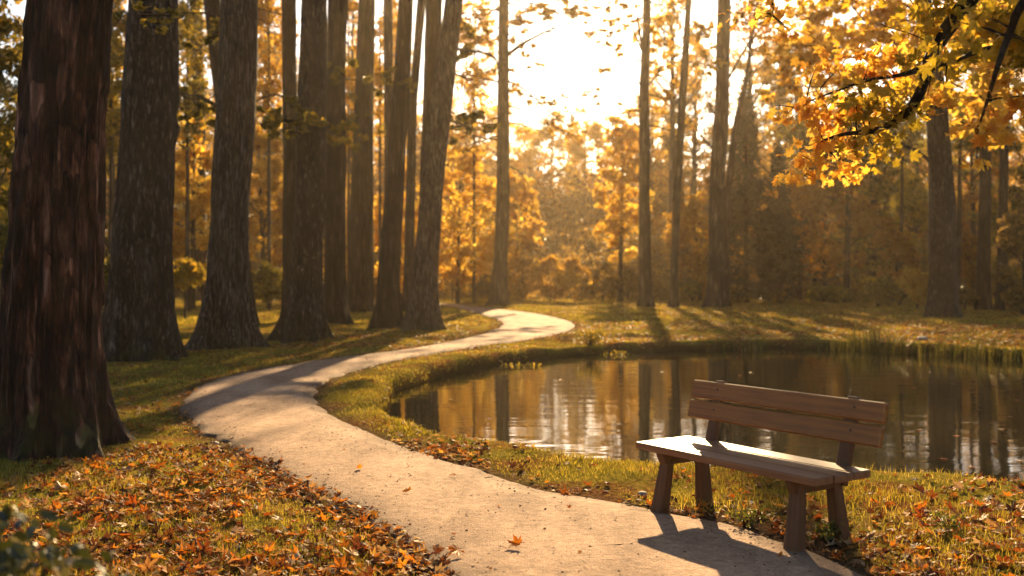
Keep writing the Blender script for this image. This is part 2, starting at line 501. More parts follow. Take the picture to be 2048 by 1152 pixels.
wa_.data.foreach_set('value', smooth(1 - (dq - .02) / .22).astype(np.float32))
tag(g, 'uneven grassy ground with patches of soil and fallen leaves', None, None, 'structure')

# ------------------------------------------------------------------ path
K = 26
t = np.linspace(0, 1, K)
L3, R3 = Ls, Rs
PV = L3[:, None, :] * (1 - t)[None, :, None] + R3[:, None, :] * t[None, :, None]
PVf = PV.reshape(-1, 2)
edge = np.minimum(t, 1 - t)[None, :] * np.linalg.norm(L3 - R3, axis=1)[:, None]
z = 0.004 + 0.022 * smooth(edge / 0.5).ravel() + 0.006 * fbm(PVf[:, 0] * 1.5, PVf[:, 1] * 1.5, 0, 3) * smooth(edge / 0.3).ravel()
z = np.where(edge.ravel() < 1e-6, -0.03, z)
n = len(L3)
i = np.arange(n - 1)[:, None] * K + np.arange(K - 1)[None, :]
Q = np.stack([i, i + 1, i + K + 1, i + K], -1).reshape(-1, 4)
m, nt = mat_new('packed_gravel'); q = N(nt)
geo = q.n('ShaderNodeNewGeometry').outputs['Position']
n1 = q.noise(geo, 0.8, 5, 0.6); n2 = q.noise(geo, 14, 6, 0.7); n3 = q.noise(geo, 55, 6, 0.8)
vo = q.n('ShaderNodeTexVoronoi'); vo.inputs['Scale'].default_value = 95; q.l(geo, vo.inputs['Vector'])
vr = q.n('ShaderNodeTexVoronoi'); vr.inputs['Scale'].default_value = 38; q.l(geo, vr.inputs['Vector'])
f = q.math('ADD', q.math('MULTIPLY', n1, 0.25), q.math('ADD', q.math('MULTIPLY', n2, 0.35), q.math('MULTIPLY', n3, 0.4)))
c = q.ramp(f, [(0.36, (.12, .068, .04)), (0.46, (.29, .175, .105)), (0.54, (.41, .255, .158)), (0.66, (.60, .43, .29))])
sepc = q.n('ShaderNodeSeparateColor'); q.l(vr.outputs['Color'], sepc.inputs[0])
peb = q.math('MULTIPLY', q.math('GREATER_THAN', sepc.outputs[0], 0.86), q.math('LESS_THAN', vr.outputs['Distance'], 0.32))
c = q.mix(q.math('MULTIPLY', peb, 0.55), c, q.mix(sepc.outputs[1], (.09, .06, .045), (.52, .42, .34)))
att = q.n('ShaderNodeAttribute'); att.attribute_name = 'rim'
dmp = q.ramp(q.noise(q.mapping(geo, (1.6, .5, 1)), 1.3, 5, .62, .5), [(.44, (1, 1, 1)), (.62, (.58, .53, .5))])
c = q.mix(.85, c, q.mix(1.0, c, dmp, 'MULTIPLY'))
c = q.mix(q.math('MULTIPLY', att.outputs['Fac'], q.math('ADD', 0.35, n2), clamp=True), c, (.10, .06, .038))
b = q.n('ShaderNodeBsdfPrincipled'); q.l(c, b.inputs['Base Color']); b.inputs['Roughness'].default_value = 0.9; b.inputs['Specular IOR Level'].default_value = 0.2
hh = q.math('ADD', q.math('MULTIPLY', n3, 0.5), q.math('ADD', q.math('MULTIPLY', n2, 1.0), q.math('ADD', q.math('MULTIPLY', vo.outputs['Distance'], -0.25), q.math('MULTIPLY', peb, 0.3))))
q.l(q.bump(hh, 0.8, 0.018), b.inputs['Normal'])
q.out(b.outputs[0]); M['path'] = m
pth = mesh_np('path', np.column_stack([PVf, z]), [Q], M['path'], True)
a_ = pth.data.attributes.new('rim', 'FLOAT', 'POINT')
a_.data.foreach_set('value', np.clip(1 - edge.ravel() / 0.4, 0, 1).astype(np.float32))
tag(pth, 'winding sandy gravel footpath curving between the trees and the pond', None, None, 'structure')

# ------------------------------------------------------------------ pond water
m, nt = mat_new('still_dark_water'); q = N(nt)
geo = q.n('ShaderNodeNewGeometry').outputs['Position']
r1 = q.noise(q.mapping(geo, (0.7, 2.2, 1)), 1.0, 2, 0.5)
r2 = q.noise(q.mapping(geo, (2.2, 9.0, 1)), 1.0, 2, 0.5)
r3 = q.noise(q.mapping(geo, (10, 30, 1)), 1.0, 1, 0.5)
h = q.math('ADD', q.math('MULTIPLY', r1, 0.0052), q.math('ADD', q.math('MULTIPLY', r2, 0.0009), q.math('MULTIPLY', r3, 0.00022)))
b = q.n('ShaderNodeBsdfPrincipled')
b.inputs['Base Color'].default_value = (.012, .011, .006, 1)
b.inputs['Roughness'].default_value = 0.03; b.inputs['IOR'].default_value = 1.36; b.inputs['Specular IOR Level'].default_value = 0.5
bn = q.n('ShaderNodeBump'); bn.inputs['Strength'].default_value = 1.0; bn.inputs['Distance'].default_value = 1.0
q.l(h, bn.inputs['Height']); q.l(bn.outputs[0], b.inputs['Normal'])
q.out(b.outputs[0]); M['water'] = m
me = bpy.data.meshes.new('water')
cx, cy = POND.mean(0)
Wp = POND + (POND - [cx, cy]) / np.linalg.norm(POND - [cx, cy], axis=1)[:, None] * 0.35
me.from_pydata([(x, y, WZ) for x, y in Wp], [], [list(range(len(Wp)))])
me.materials.append(M['water'])
tag(link('water', me), 'still dark pond water reflecting golden trees', None, None, 'structure')

# ------------------------------------------------------------------ grass and litter
TRUNKS = []     # (x, y, r) filled by the trees


def frustum_pts(n, y0, y1, margin=1.2, r=rng, power=1.0):
    y = y0 + (y1 - y0) * r.random(n) ** power
    x = (r.random(n) * 2 - 1) * (0.53 * y + margin)
    return np.stack([x, y], 1)


def blades(n, y0, y1, h, wd, seg, acc, keep=None, r=rng):
    P = frustum_pts(n, y0, y1, 1.4)
    dp, dq = fields(P)
    dens = smooth((dp + 0.02) / 0.28) * (dq > .07)
    dens *= 0.25 + 0.75 * smooth((fbm(P[:, 0] * 0.9, P[:, 1] * 0.9, 3, 3) + 0.75) / 0.8)
    hb = np.hypot(P[:, 0] - BC[0] - .1, P[:, 1] - BC[1])
    dens *= 0.45 + 0.55 * smooth((hb - 0.5) / 0.6)
    ok = r.random(len(P)) < dens
    P, dp, dq = P[ok], dp[ok], dq[ok]
    z = gz_from(P, dp, dq)
    n = len(P)
    hh = h * r.uniform(0.45, 1.3, n) * (0.8 + 0.5 * vnoise(P[:, 0] * 1.7, P[:, 1] * 1.7, 8)) * (0.55 + .45 * smooth(dp / 0.5))
    th = r.random(n) * 2 * math.pi
    d = np.stack([np.cos(th), np.sin(th), 0 * th], 1)
    ph = r.random(n) * 2 * math.pi
    s = np.stack([np.cos(ph), np.sin(ph), 0 * ph], 1)
    B = np.column_stack([P, z - 0.006])
    ww = wd * r.uniform(0.6, 1.3, n)[:, None]
    lean = r.uniform(0.1, 0.75, n)[:, None] * hh[:, None]
    up = np.array([0, 0, 1.0])
    if seg == 1:
        V = np.stack([B - s * ww, B + s * ww, B + up * hh[:, None] + d * lean], 1)
        grow(acc, V.reshape(-1, 3), [np.arange(3 * n).reshape(n, 3)])
    else:
        mid = B + up * hh[:, None] * 0.6 + d * lean * 0.35
        tip = B + up * hh[:, None] * 0.95 + d * lean
        V = np.stack([B - s * ww, B + s * ww, mid + s * ww * .75, mid - s * ww * .75, tip], 1)
        k = np.arange(n)[:, None] * 5
        grow(acc, V.reshape(-1, 3), [k + np.array([[0, 1, 2, 3]]), k + np.array([[3, 2, 4]])])


ga = new_acc()
blades(150000, 2.2, 8.5, 0.062, 0.0022, 2, ga)
blades(170000, 8.5, 15, 0.048, 0.0038, 2, ga)
blades(190000, 15, 32, 0.050, 0.009, 1, ga)
blades(170000, 32, 66, 0.075, 0.025, 1, ga)
# taller tufts along the water's edge
for (x0, x1, yy) in ((1560, 1760, 948), (1780, 2060, 955), (1000, 1300, 905), (800, 1000, 872)):
    for _ in range(26 if x0 > 1500 else 12):
        px = random.uniform(x0, x1)
        cx_, cy_ = gp(px, yy + random.uniform(-2, 14), -.12)
        n = 26
        P = np.array([[cx_, cy_]]) + rng.normal(size=(n, 2)) * 0.05
        dpp, dqq = fields(P)
        P = P[dqq > -0.05]; n = len(P)
        if n < 3: continue
        z = gz(P)
        hh = rng.uniform(.04, .11, n)
        d = rng.normal(size=(n, 2)) * .35
        B = np.column_stack([P, z - .01]); s = np.column_stack([rng.normal(size=(n, 2)) * .0025, 0 * hh])
        T = B + np.column_stack([d * hh[:, None], hh])
        Mi = (B + T) / 2 + [0, 0, .01]
        V = np.stack([B - s, B + s, Mi + s, Mi - s, T], 1); k = np.arange(n)[:, None] * 5
        grow(ga, V.reshape(-1, 3), [k + np.array([[0, 1, 2, 3]]), k + np.array([[3, 2, 4]])])
tag(build(ga, 'grass', M['grass']), 'short yellowing grass growing on the verges and round the pond', 'grass', None, 'stuff')


def scatter(n, y0, y1, dens_fn, r=rng, margin=1.2, xlim=None):
    P = frustum_pts(n, y0, y1, margin)
    dp, dq = fields(P)
    ok = (r.random(len(P)) < dens_fn(P, dp, dq)) & (dq > 0.08)
    P, dp, dq = P[ok], dp[ok], dq[ok]
    return P, gz_from(P, dp, dq)


def left_drift(P, dp, dq):
    x, y = P[:, 0], P[:, 1]
    left = (x < -0.2).astype(float)
    nz = smooth((fbm(x * 1.2, y * 1.2, 6, 3) + 0.6 + .45 * (y < 7)) / 0.7)
    base = np.where(y < 10, 0.9, 0.5)
    edgeb = 1 + 0.5 * np.exp(-np.abs(dp) / 0.4)
    d = left * nz * base * edgeb * (dp > -0.12) * np.where(dp < 0, .6, 1)
    right = (x > 0) * (0.10 + 0.30 * np.exp(-np.maximum(dp, 0) / 0.5)) * (dp > -0.05) * nz
    right += (x > 1.9) * (y < 6.3) * (dp > 0) * 0.35
    return d + right


la = new_acc()
P, z = scatter(33000, 2.4, 9.5, left_drift)
V_, F_ = lobed(np.column_stack([P, z + rng.uniform(.004, .035, len(P))]), rng.uniform(.02, .068, len(P)), rng, LEAF_LOW, 0.6, 0.6)
grow(la, V_, F_)
P, z = scatter(34000, 9.5, 26, left_drift)
V_, F_ = lobed(np.column_stack([P, z + rng.uniform(.005, .03, len(P))]), rng.uniform(.03, .06, len(P)), rng, LEAF_LOW, 0.72, 0.5)
grow(la, V_, F_)


def lawn(P, dp, dq):
    return smooth((fbm(P[:, 0] * 0.25, P[:, 1] * 0.5, 6, 3) + 0.3 + .5 * (P[:, 0] > 6)) / 0.8) * (dp > 0) * 0.95


P, z = scatter(60000, 22, 62, lawn)
V_, F_ = rhombs(np.column_stack([P, z + rng.uniform(.01, .04, len(P))]), rng.uniform(.04, .08, len(P)), rng, 0.75)
grow(la, V_, F_)
tag(build(la, 'leaf_litter', M['litter_far']), 'scattered small brown and orange leaves covering the verges', 'leaf litter', None, 'stuff')

# crumbs of leaf, bark and grit trodden into the path
ca_ = new_acc()
P = frustum_pts(60000, 3.5, 24, .6)
dp, dq = fields(P)
k_ = (dp < -.02) & (rng.random(len(P)) < .10 + .5 * np.exp(dp / .22) + .25 * smooth(fbm(P[:, 0] * .6, P[:, 1] * .6, 2, 3)))
P = P[k_]
V_, F_ = lobed(np.column_stack([P, np.full(len(P), .030)]), rng.uniform(.003, .011, len(P)) * (1 + P[:, 1] / 14), rng, LEAF_LOW[::2], .8, .4)
grow(ca_, V_, F_)
M['crumb'] = leaf_material('crumbled_leaf', [(0, (.03, .018, .01)), (.5, (.10, .05, .025)), (.8, (.25, .14, .07)), (1, (.45, .34, .24))], .15, rough=.8, spec=.1)
tag(build(ca_, 'path_debris', M['crumb']), 'crumbs of leaves and grit trodden into the path', 'debris', None, 'stuff')

# single fallen leaves
leaf_meshes = []
rl = np.random.default_rng(21)
for k in range(10):
    V_, F_ = lobed(np.zeros((1, 3)), 1.0, rl, LEAF_FULL, 0.985, 0.55)
    # stem
    d = V_[16] / (np.linalg.norm(V_[16]) + 1e-9)
    s = np.cross(d, [0, 0, 1]) * 0.018
    e = V_[16] * 1.0 + d * rl.uniform(.5, .8) + np.array([0, 0, rl.uniform(-.05, .25)])
    st, sf = tube([V_[0] * 0, V_[16], (V_[16] + e) / 2 + [0, 0, .03], e], [.02, .022, .02, .018], 5)
    a = new_acc(); grow(a, V_, F_); grow(a, st, sf)
    o = build(a, 'fallen_leaf', M['fallen']); me = o.data
    bpy.data.objects.remove(o)
    leaf_meshes.append(me)
LEAF_N = 0


def fallen(x, y, size, label, group=None, lift=None, tilt=0.35, mi=None, z=None):
    global LEAF_N
    o = bpy.data.objects.new('fallen_leaf', leaf_meshes[mi if mi is not None else random.randrange(10)])
    COL.objects.link(o)
    dpv, dqv = fields(np.array([[x, y]]))
    zz = gz_from(np.array([[x, y]]), dpv, dqv)[0] if z is None else z
    if z is None and dpv[0] < 0: zz = 0.024
    o.location = (x, y, zz + (lift if lift is not None else random.uniform(.012, .04)))
    o.rotation_euler = (random.gauss(0, tilt), random.gauss(0, tilt), random.uniform(0, 6.28))
    o.scale = (size,) * 3
    LEAF_N += 1
    return tag(o, label, 'fallen leaf', group)


pl_ = [(718, 937, .045, 'small brown leaf on the path, leftmost of the three across the bend'),
       (815, 933, .035, 'small reddish leaf on the path, between two others across the bend'),
       (907, 952, .045, 'small red upright leaf on the path nearest the pond verge'),
       (812, 986, .06, 'orange leaf lying mid path in front of the three small leaves'),
       (915, 1105, .085, 'large golden orange leaf on the path closest to the camera'),
       (880, 1108, .05, 'orange leaf touching the large golden leaf on the path'),
       (1036, 1092, .075, 'curled dark brown leaf with pale rim in the middle of the path'),
       (748, 1027, .05, 'flat reddish leaf on the path beside the left leaf drift'),
       (1140, 1017, .03, 'tiny orange leaf alone on the path left of the bench'),
       (1182, 932, .06, 'curled brown leaf standing in the grass at the water edge left of the bench'),
       (1025, 930, .065, 'orange leaf on the grass rim between path and pond'),
       (960, 915, .05, 'brown leaf at the path edge below the tree reflection'),
       (1820, 995, .06, 'dark red leaf standing upright in the grass right of the bench'),
       (1755, 1010, .06, 'red leaf in the grass beside the nearest back leg of the bench'),
       (1560, 1110, .035, 'small leaf in the shadow in front of the bench')]
for x, y, s, lab in pl_:
    X_, Y_ = gp(x, y, 0.03)
    fallen(X_, Y_, s, lab, lift=0.02, tilt=0.45)
for k in range(16):
    px, py = [(560, 905), (470, 862), (655, 960), (700, 1000), (760, 1010), (820, 1050), (905, 1070), (610, 930), (520, 880), (1000, 1010), (1090, 1060), (1160, 1105), (1230, 1040), (980, 1140), (690, 900), (1040, 960)][k]
    X_, Y_ = gp(px, py, 0.03)
    fallen(X_, Y_, .018 + .012 * ((k * 7) % 5) / 5, 'tiny brown leaf scrap blown onto the bare gravel of the path', 'leaf scraps on the path', lift=.012, tilt=.3)
# the drifts: leaves that nothing tells apart share a label per drift
cand = []
for (x0, x1, y0, y1, n, size, lab, grp) in (
        (90, 840, 955, 1150, 132, (.055, .095), 'orange brown maple leaf in the thick drift left of the path', 'leaves of the drift left of the path'),
        (20, 620, 890, 985, 30, (.045, .075), 'brown leaf on the mossy grass round the foot of the nearest red trunk', 'leaves round the foot of the nearest trunk'),
        (1830, 2048, 960, 1150, 74, (.055, .095), 'orange leaf in the drift in the lower right corner', 'leaves of the lower right drift'),
        (1350, 1760, 985, 1095, 28, (.035, .06), 'orange brown leaf on the soil under the bench', 'leaves under the bench'),
        (1060, 1330, 960, 1010, 14, (.035, .05), 'orange leaf along the path edge left of the bench', 'leaves along the path edge'),
        (1760, 2040, 965, 1010, 10, (.04, .055), 'brown leaf on the sunny grass behind the right end of the bench', 'leaves on the sunny grass')):
    c = 0; tries = 0
    while c < n and tries < 3000:
        tries += 1
        px, py = random.uniform(x0, x1), random.uniform(y0, y1)
        if x0 == 90 and vnoise(np.array([px / 90.]), np.array([py / 40.]))[0] < -0.45: continue
        X_, Y_ = gp(px, py, .04)
        dpv, dqv = fields(np.array([[X_, Y_]]))
        if dpv[0] < (-0.1 if x0 < 1000 else -.02) or dqv[0] < .1: continue
        if math.hypot(X_ + 4.35, Y_ - 9.05) < .62: continue
        fallen(X_, Y_, random.uniform(*size) * (1 if Y_ > 4.5 else .9), lab, grp, tilt=.4)
        c += 1

# ------------------------------------------------------------------ trees
tree_count = 0


def big_trunk(pts, mat, parent, seg=64, dz=0.08, flare=0.55, fh=0.55, roots=5, rough=0.05, seed=0, ztop_dense=None, lumps=()):
    """pts: (x,y,z,r) local; returns the trunk mesh"""
    P = np.array(pts, float)
    zt = P[-1, 2]
    zs = [-0.35]
    while zs[-1] < zt:
        d = dz if ztop_dense is None or zs[-1] < ztop_dense else dz * 4
        zs.append(zs[-1] + d)
    zs = np.array(zs)
    cx = np.interp(zs, P[:, 2], P[:, 0]); cy = np.interp(zs, P[:, 2], P[:, 1]); r = np.interp(zs, P[:, 2], P[:, 3])
    ker = np.ones(9) / 9
    if len(zs) > 40 and ztop_dense is None:
        pad = lambda a: np.convolve(np.pad(a, 4, mode='edge'), ker, 'valid')
        cx, cy, r = pad(cx), pad(cy), pad(r)
    th = np.linspace(0, 2 * math.pi, seg, endpoint=False)
    TH, Zg = np.meshgrid(th, zs)
    rr = np.random.default_rng(seed)
    ph = rr.random() * 6.28
    e = np.exp(-np.maximum(Zg, -0.1) / fh)
    rootw = 0.5 + 0.5 * np.cos(roots * TH + ph + 0.6 * np.sin(2 * TH + ph))
    Rg = r[:, None] * (1 + flare * e * (0.15 + 1.1 * rootw ** 1.6) + 0.4 * flare * np.exp(-np.maximum(Zg, 0) / (fh * .3)) * rootw ** 2)
    c, s = np.cos(TH), np.sin(TH)
    k = 1.0
    nx_, ny_ = c * k, s * k
    Rg *= 1 + 0.10 * fbm(nx_ * 1.1 + seed, ny_ * 1.1, Zg * 0.35, 3) 
    Rg += rough * r[:, None] * (fbm(nx_ * 5.5 + seed, ny_ * 5.5, Zg * 0.9, 4)) 
    Rg += rough * 0.6 * r[:, None] * np.abs(vnoise(nx_ * 11 + seed, ny_ * 11, Zg * 0.8))
    if seg > 150:
        pl__ = vnoise(nx_ * 7 + seed + vnoise(nx_ * 3, ny_ * 3, Zg * 2) * .8, ny_ * 7, Zg * 1.6)
        Rg += .035 * smooth((pl__ + .1) / .25) - .02 * np.abs(vnoise(nx_ * 16, ny_ * 16, Zg * 3))
    for (lz, lt, la_, ls) in lumps:
        dth = (TH - lt + math.pi) % (2 * math.pi) - math.pi
        Rg += la_ * np.exp(-((Zg - lz) / ls) ** 2 - (dth / .5) ** 2)
    X = cx[:, None] + Rg * c; Yv = cy[:, None] + Rg * s
    V = np.stack([X, Yv, Zg + 0 * X], -1).reshape(-1, 3)
    n = len(zs)
    i = np.arange(n - 1)[:, None] * seg; j = np.arange(seg)[None, :]; j2 = (j + 1) % seg
    Qf = np.stack([i + j, i + j2, i + seg + j2, i + seg + j], -1).reshape(-1, 4)
    a = new_acc(); grow(a, V, [Qf, (np.arange(seg) + (n - 1) * seg)[None, :]])
    return a


def limb(acc, p0, p1, r0, r1, sag=0.0, wob_=0.12, seg=6, n=9, r=rng, subs=0):
    p0, p1 = np.array(p0, float), np.array(p1, float)
    L = np.linalg.norm(p1 - p0)
    t = np.linspace(0, 1, n)[:, None]
    P = p0 * (1 - t) + p1 * t
    P[:, 2] += sag * L * np.sin(math.pi * t[:, 0])
    jit = np.cumsum(r.normal(size=(n, 3)), 0) * wob_ * L / n
    P += jit - t * jit[-1]
    V_, F_ = tube(P, np.linspace(r0, r1, n), seg)
    grow(acc, V_, F_)
    for _ in range(subs):
        k = r.integers(n // 3, n - 1)
        d = (P[min(k + 1, n - 1)] - P[k - 1]); d /= np.linalg.norm(d)
        dd = d + r.normal(size=3) * 0.55; dd /= np.linalg.norm(dd)
        l2 = L * r.uniform(.25, .5)
        limb(acc, P[k], P[k] + dd * l2, r0 * .45, r1 * .6, 0, wob_ * 1.2, 5, 6, r, 0)
    return P


def clumps(centres, n_per, spread, size, r, shape='rhomb', flat=0.15):
    C = np.repeat(centres, n_per, 0)
    sp = np.asarray(spread)
    # each clump: shell-ish gaussian made of several sub-sprays
    sub = r.normal(size=(len(centres), 6, 3)) * sp * 0.75
    idx = r.integers(0, 6, len(C))
    C = C + sub[np.repeat(np.arange(len(centres)), n_per), idx] + r.normal(size=C.shape) * sp * 0.42
    sz = size * r.uniform(0.6, 1.3, len(C))
    if shape == 'rhomb':
        return rhombs(C, sz, r, flat)
    return lobed(C, sz, r, LEAF_LOW, flat, 0.3)


def crown_tree(kind, label, cat, px, Y, top, half, low, mat, n_cl=70, n_per=170, leaf=0.13, tr=None, group=None, bark='bark_far', base_z=None,
               seed=None, lean=0.0, conifer=False, depth=None, sparse=1.0):
    """a background tree from the photo rows of its crown: top row, half width in px and lowest row of its foliage"""
    seed = seed if seed is not None else int(abs(px) * 7 + Y)
    r = np.random.default_rng(seed)
    X = (px - 1024) * Y / F
    gzv = gz1(X, Y)
    zt = CH + (HY - top) * Y / F - gzv
    zb = max(0.3, CH + (HY - low) * Y / F - gzv)
    hw = half * Y / F
    root = empty(kind, (X, Y, gzv), label, cat, group)
    tr = tr or max(.08, zt * 0.013)
    a = new_acc()
    tp = [(0, 0, -.4, tr * 1.7), (0, 0, .3, tr * 1.15), (lean * .5, 0, zt * .45, tr * .8), (lean, 0, zt * .9, tr * .12)]
    P = resample([p[:3] for p in tp], 16); rad = np.interp(P[:, 2], [p[2] for p in tp], [p[3] for p in tp])
    V_, F_ = tube(P, rad, 10); grow(a, V_, F_)
    zc, hz = (zt + zb) / 2, (zt - zb) / 2
    C = []
    if conifer:
        for k in range(n_cl):
            u = r.random() ** 0.8
            z = zb + (zt - zb) * (1 - u) if False else zb + (zt - zb) * u
            rad_ = hw * (1 - u) ** 0.8 * r.uniform(.45, 1.0) + .1
            th = r.random() * 6.28
            C.append((lean * z / zt + rad_ * math.cos(th), rad_ * math.sin(th), z - rad_ * .25))
            if k % 3 == 0: limb(a, (lean * z / zt, 0, z), C[-1], .03, .01, seg=4, n=4, r=r)
        C = np.array(C)
        up_ = C[:, 2] > zb + .55 * (zt - zb)
        V1, F1 = clumps(C[~up_], n_per, (hw * .17 + .1, hw * .17 + .1, .22), leaf, r, flat=.45)
        V2, F2 = clumps(C[up_], n_per // 2, (.14, .14, .3), leaf * .8, r, flat=.3)
        V_, F_ = np.concatenate([V1, V2]), [np.concatenate([F1[0], F2[0] + len(V1)])]
    else:
        for k in range(n_cl):
            d = r.normal(size=3); d /= np.linalg.norm(d)
            q_ = r.random() ** 0.33
            q_ = .35 + .65 * q_
            zz = zc + d[2] * hz * q_
            w_ = 1.0 if zz < zc else max(.3, 1 - .45 * (zz - zc) / hz)
            C.append((lean * zz / zt + d[0] * hw * q_ * w_, d[1] * (depth or hw) * q_ * w_, zz))
        C = np.array(C)
        C = C[fbm(C[:, 0] * .5 + seed, C[:, 1] * .5, C[:, 2] * .5, 2) > -0.55 * sparse]
        for k in range(0, len(C), 3):
            zs_ = max(zb * .8, C[k][2] - hw * r.uniform(.5, 1.1)); zs_ = min(zs_, zt * .85)
            limb(a, (lean * zs_ / zt, 0, zs_), C[k], tr * .3, .012, sag=-.05, seg=5, n=7, r=r, subs=1)
        V_, F_ = clumps(C, n_per, (hw * .11 + .14, hw * .11 + .14, hw * .075 + .11), leaf, r, flat=.2)
    build(a, 'trunk', M[bark], root, True)
    ca = new_acc(); grow(ca, V_, F_)
    build(ca, 'crown', M[mat], root)
    TRUNKS.append((X, Y, tr))
    return root


def row_tree(kind, label, base, width, tops, bark, Y=None, height=26, seed=1, flare=.5, group=None, crown='olive', low=None, seg=64, dz=.07,
             rough=.06, roots=5, lumps=(), branches=(), sprays=(), crown_n=40, fh=.5, crown_w=3.6, cat='tree', crown_off=(0, 0)):
    """a tall trunk: base pixel, width in px half-way up, and (row -> centre column) for its lean; branches: pixel polylines; sprays: leafy clumps in px"""
    r = np.random.default_rng(seed * 13 + 5)
    if Y is None: X, Y = gp(*base)
    else: X = (base[0] - 1024) * Y / F
    gzv = gz1(X, Y)
    root = empty(kind, (X, Y, gzv), label, cat, group)
    rad = width / 2 * Y / F
    pts = [(0, 0, -.4, rad * 1.12), (0, 0, 0, rad * 1.1)]
    lastx = 0
    for (row, colx, wpx) in tops:
        z = CH + (HY - row) * Y / F - gzv
        lastx = (colx - 1024) * Y / F - X
        pts.append((lastx, 0, z, wpx / 2 * Y / F))
    zf = pts[-1][2]; sl = (pts[-1][0] - pts[-2][0]) / max(.1, pts[-1][2] - pts[-2][2])
    zc0 = max(zf, 2.0)
    h = max(height, zc0 + 4)
    pts.append((lastx + sl * .6 * (h - zf) * .5, 0, zf + (h - zf) * .5, pts[-1][3] * .7))
    pts.append((lastx + sl * .6 * (h - zf), 0, h, pts[1][3] * .12))
    a = big_trunk(pts, None, None, seg, dz, flare, fh, roots, rough, seed, ztop_dense=zf + 1.0, lumps=lumps)
    pz = np.array(pts)
    cxz = lambda z: float(np.interp(z, pz[:, 2], pz[:, 0]))
    # high crown
    C = []
    for k in range(crown_n):
        z = zf + 1.5 + (h - zf - 1.5) * r.random() ** .8 + .5
        w_ = crown_w * (1.0 - .55 * (z - zf) / (h - zf)) * r.uniform(.35, 1)
        th = r.random() * 6.28
        C.append((cxz(z) + w_ * math.cos(th) + crown_off[0], w_ * math.sin(th) + crown_off[1], z))
        if k % 2 == 0: limb(a, (cxz(z - 1), 0, z - 1.0), C[-1], .07, .02, seg=5, n=6, r=r)
    ca = new_acc()
    if C:
        V_, F_ = clumps(np.array(C), 90, (.75, .75, .4), .14, r); grow(ca, V_, F_)
    for poly in branches:
        # poly: list of (px,py,dY) + start radius
        r0 = poly[0]
        B = []
        for (bx, by, dY) in poly[1:]:
            q_ = at(bx, by, Y + dY); B.append((q_[0] - X, dY, q_[2] - gzv))
        B = resample(B, 6 * len(B))
        V_, F_ = tube(B, np.linspace(r0, r0 * .18, len(B)), 6); grow(a, V_, F_)
        for _ in range(5):
            k = r.integers(len(B) // 3, len(B) - 1)
            dd = B[k] - B[k - 1]; dd /= np.linalg.norm(dd); dd = dd + r.normal(size=3) * .5
            limb(a, B[k], B[k] + dd * r.uniform(.4, 1.1) * (Y / 50 + .3), r0 * .3, .006, seg=4, n=6, r=r, subs=1)
    for (sx, sy, dY, wpx, hpx, n_, lf) in sprays:
        q_ = at(sx, sy, Y + dY); c0 = np.array([q_[0] - X, dY, q_[2] - gzv])
        w_, h_ = wpx * Y / F, hpx * Y / F
        k = max(5, n_ // 24)
        Cs = c0 + r.normal(size=(k, 3)) * np.array([w_ * .6, w_ * .6, h_ * .55])
        V_, F_ = clumps(Cs, max(8, n_ // k), (w_ * .14, w_ * .14, h_ * .13), lf, r, flat=.3); grow(ca, V_, F_)
        for c_ in Cs[::2]: limb(a, c0 - [0, 0, h_ * .2], c_, .03, .012, seg=4, n=5, r=r)
        zz = min(max(c0[2] + .3 * abs(c0[0]), 1), h * .9)
        limb(a, (cxz(zz), 0, zz), c0, .035 * max(1, Y / 30), .008, sag=.03, seg=5, n=8, r=r, subs=2)
    build(a, 'trunk', M[bark], root, True)
    if ca['n']: build(ca, 'crown', M[crown], root)
    TRUNKS.append((X, Y, rad))
    return root


# --- the avenue on the left and the lone trunks
row_tree('giant_redbark_tree', 'huge trunk with flaking red brown bark at the left edge, nearest tree', (102, 905), 176, [(650, 102, 168), (400, 116, 156), (180, 129, 150), (0, 144, 138)], 'bark_red',
         seed=1, flare=.3, fh=.4, seg=220, dz=.022, rough=.075, roots=6, height=24, lumps=((2.9, 3.0, .05, .12), (1.6, 2.9, .05, .2)), crown_w=3)
row_tree('greybark_tree', 'thick grey brown trunk second from the left, green mossy roots', (276, 722), 110, [(560, 284, 116), (400, 292, 106), (200, 298, 104), (0, 306, 94)], 'bark_grey',
         seed=2, flare=.33, fh=.8, seg=150, dz=.035, rough=.06, roots=7, lumps=((4.35, 0.1, .10, .18), (5.0, .2, .05, .3)), height=27,
         sprays=((300, 45, -4, 30, 18, 60, .06), (285, 20, -4, 60, 12, 80, .06)))
row_tree('ridged_tree', 'grey trunk with fine vertical ridges and pale scar, third big trunk from the left', (448, 698), 88, [(560, 455, 82), (400, 461, 78), (250, 470, 76), (0, 479, 68)], 'bark_ridge',
         seed=3, flare=.5, fh=.7, seg=130, dz=.04, rough=.05, roots=6, height=28,
         sprays=((400, 210, 1, 45, 25, 180, .11), (430, 60, 1.5, 40, 30, 200, .11)), branches=((.05, (440, 215, 0), (400, 195, 0), (360, 185, .3)),))
row_tree('leaning_tree', 'slim dark leaning trunk mostly hidden behind the ridged trunk', (500, 640), 26, [(400, 468, 30), (200, 445, 32), (0, 424, 34)], 'bark_dark', Y=31, seed=4, flare=.3, seg=40, dz=.15, crown_n=25)
row_tree('mottled_tree', 'grey brown mottled trunk with sunlit right edge beside a slim dark trunk', (603, 682), 68, [(560, 612, 62), (400, 620, 60), (200, 625, 56), (0, 630, 50)], 'bark_grey',
         seed=5, flare=.5, fh=.7, seg=110, dz=.045, roots=6, rough=.05, height=28, lumps=((3.2, .2, .04, .2),),
         sprays=((575, 235, -1, 60, 26, 260, .11), (560, 265, -1, 40, 16, 160, .11)))
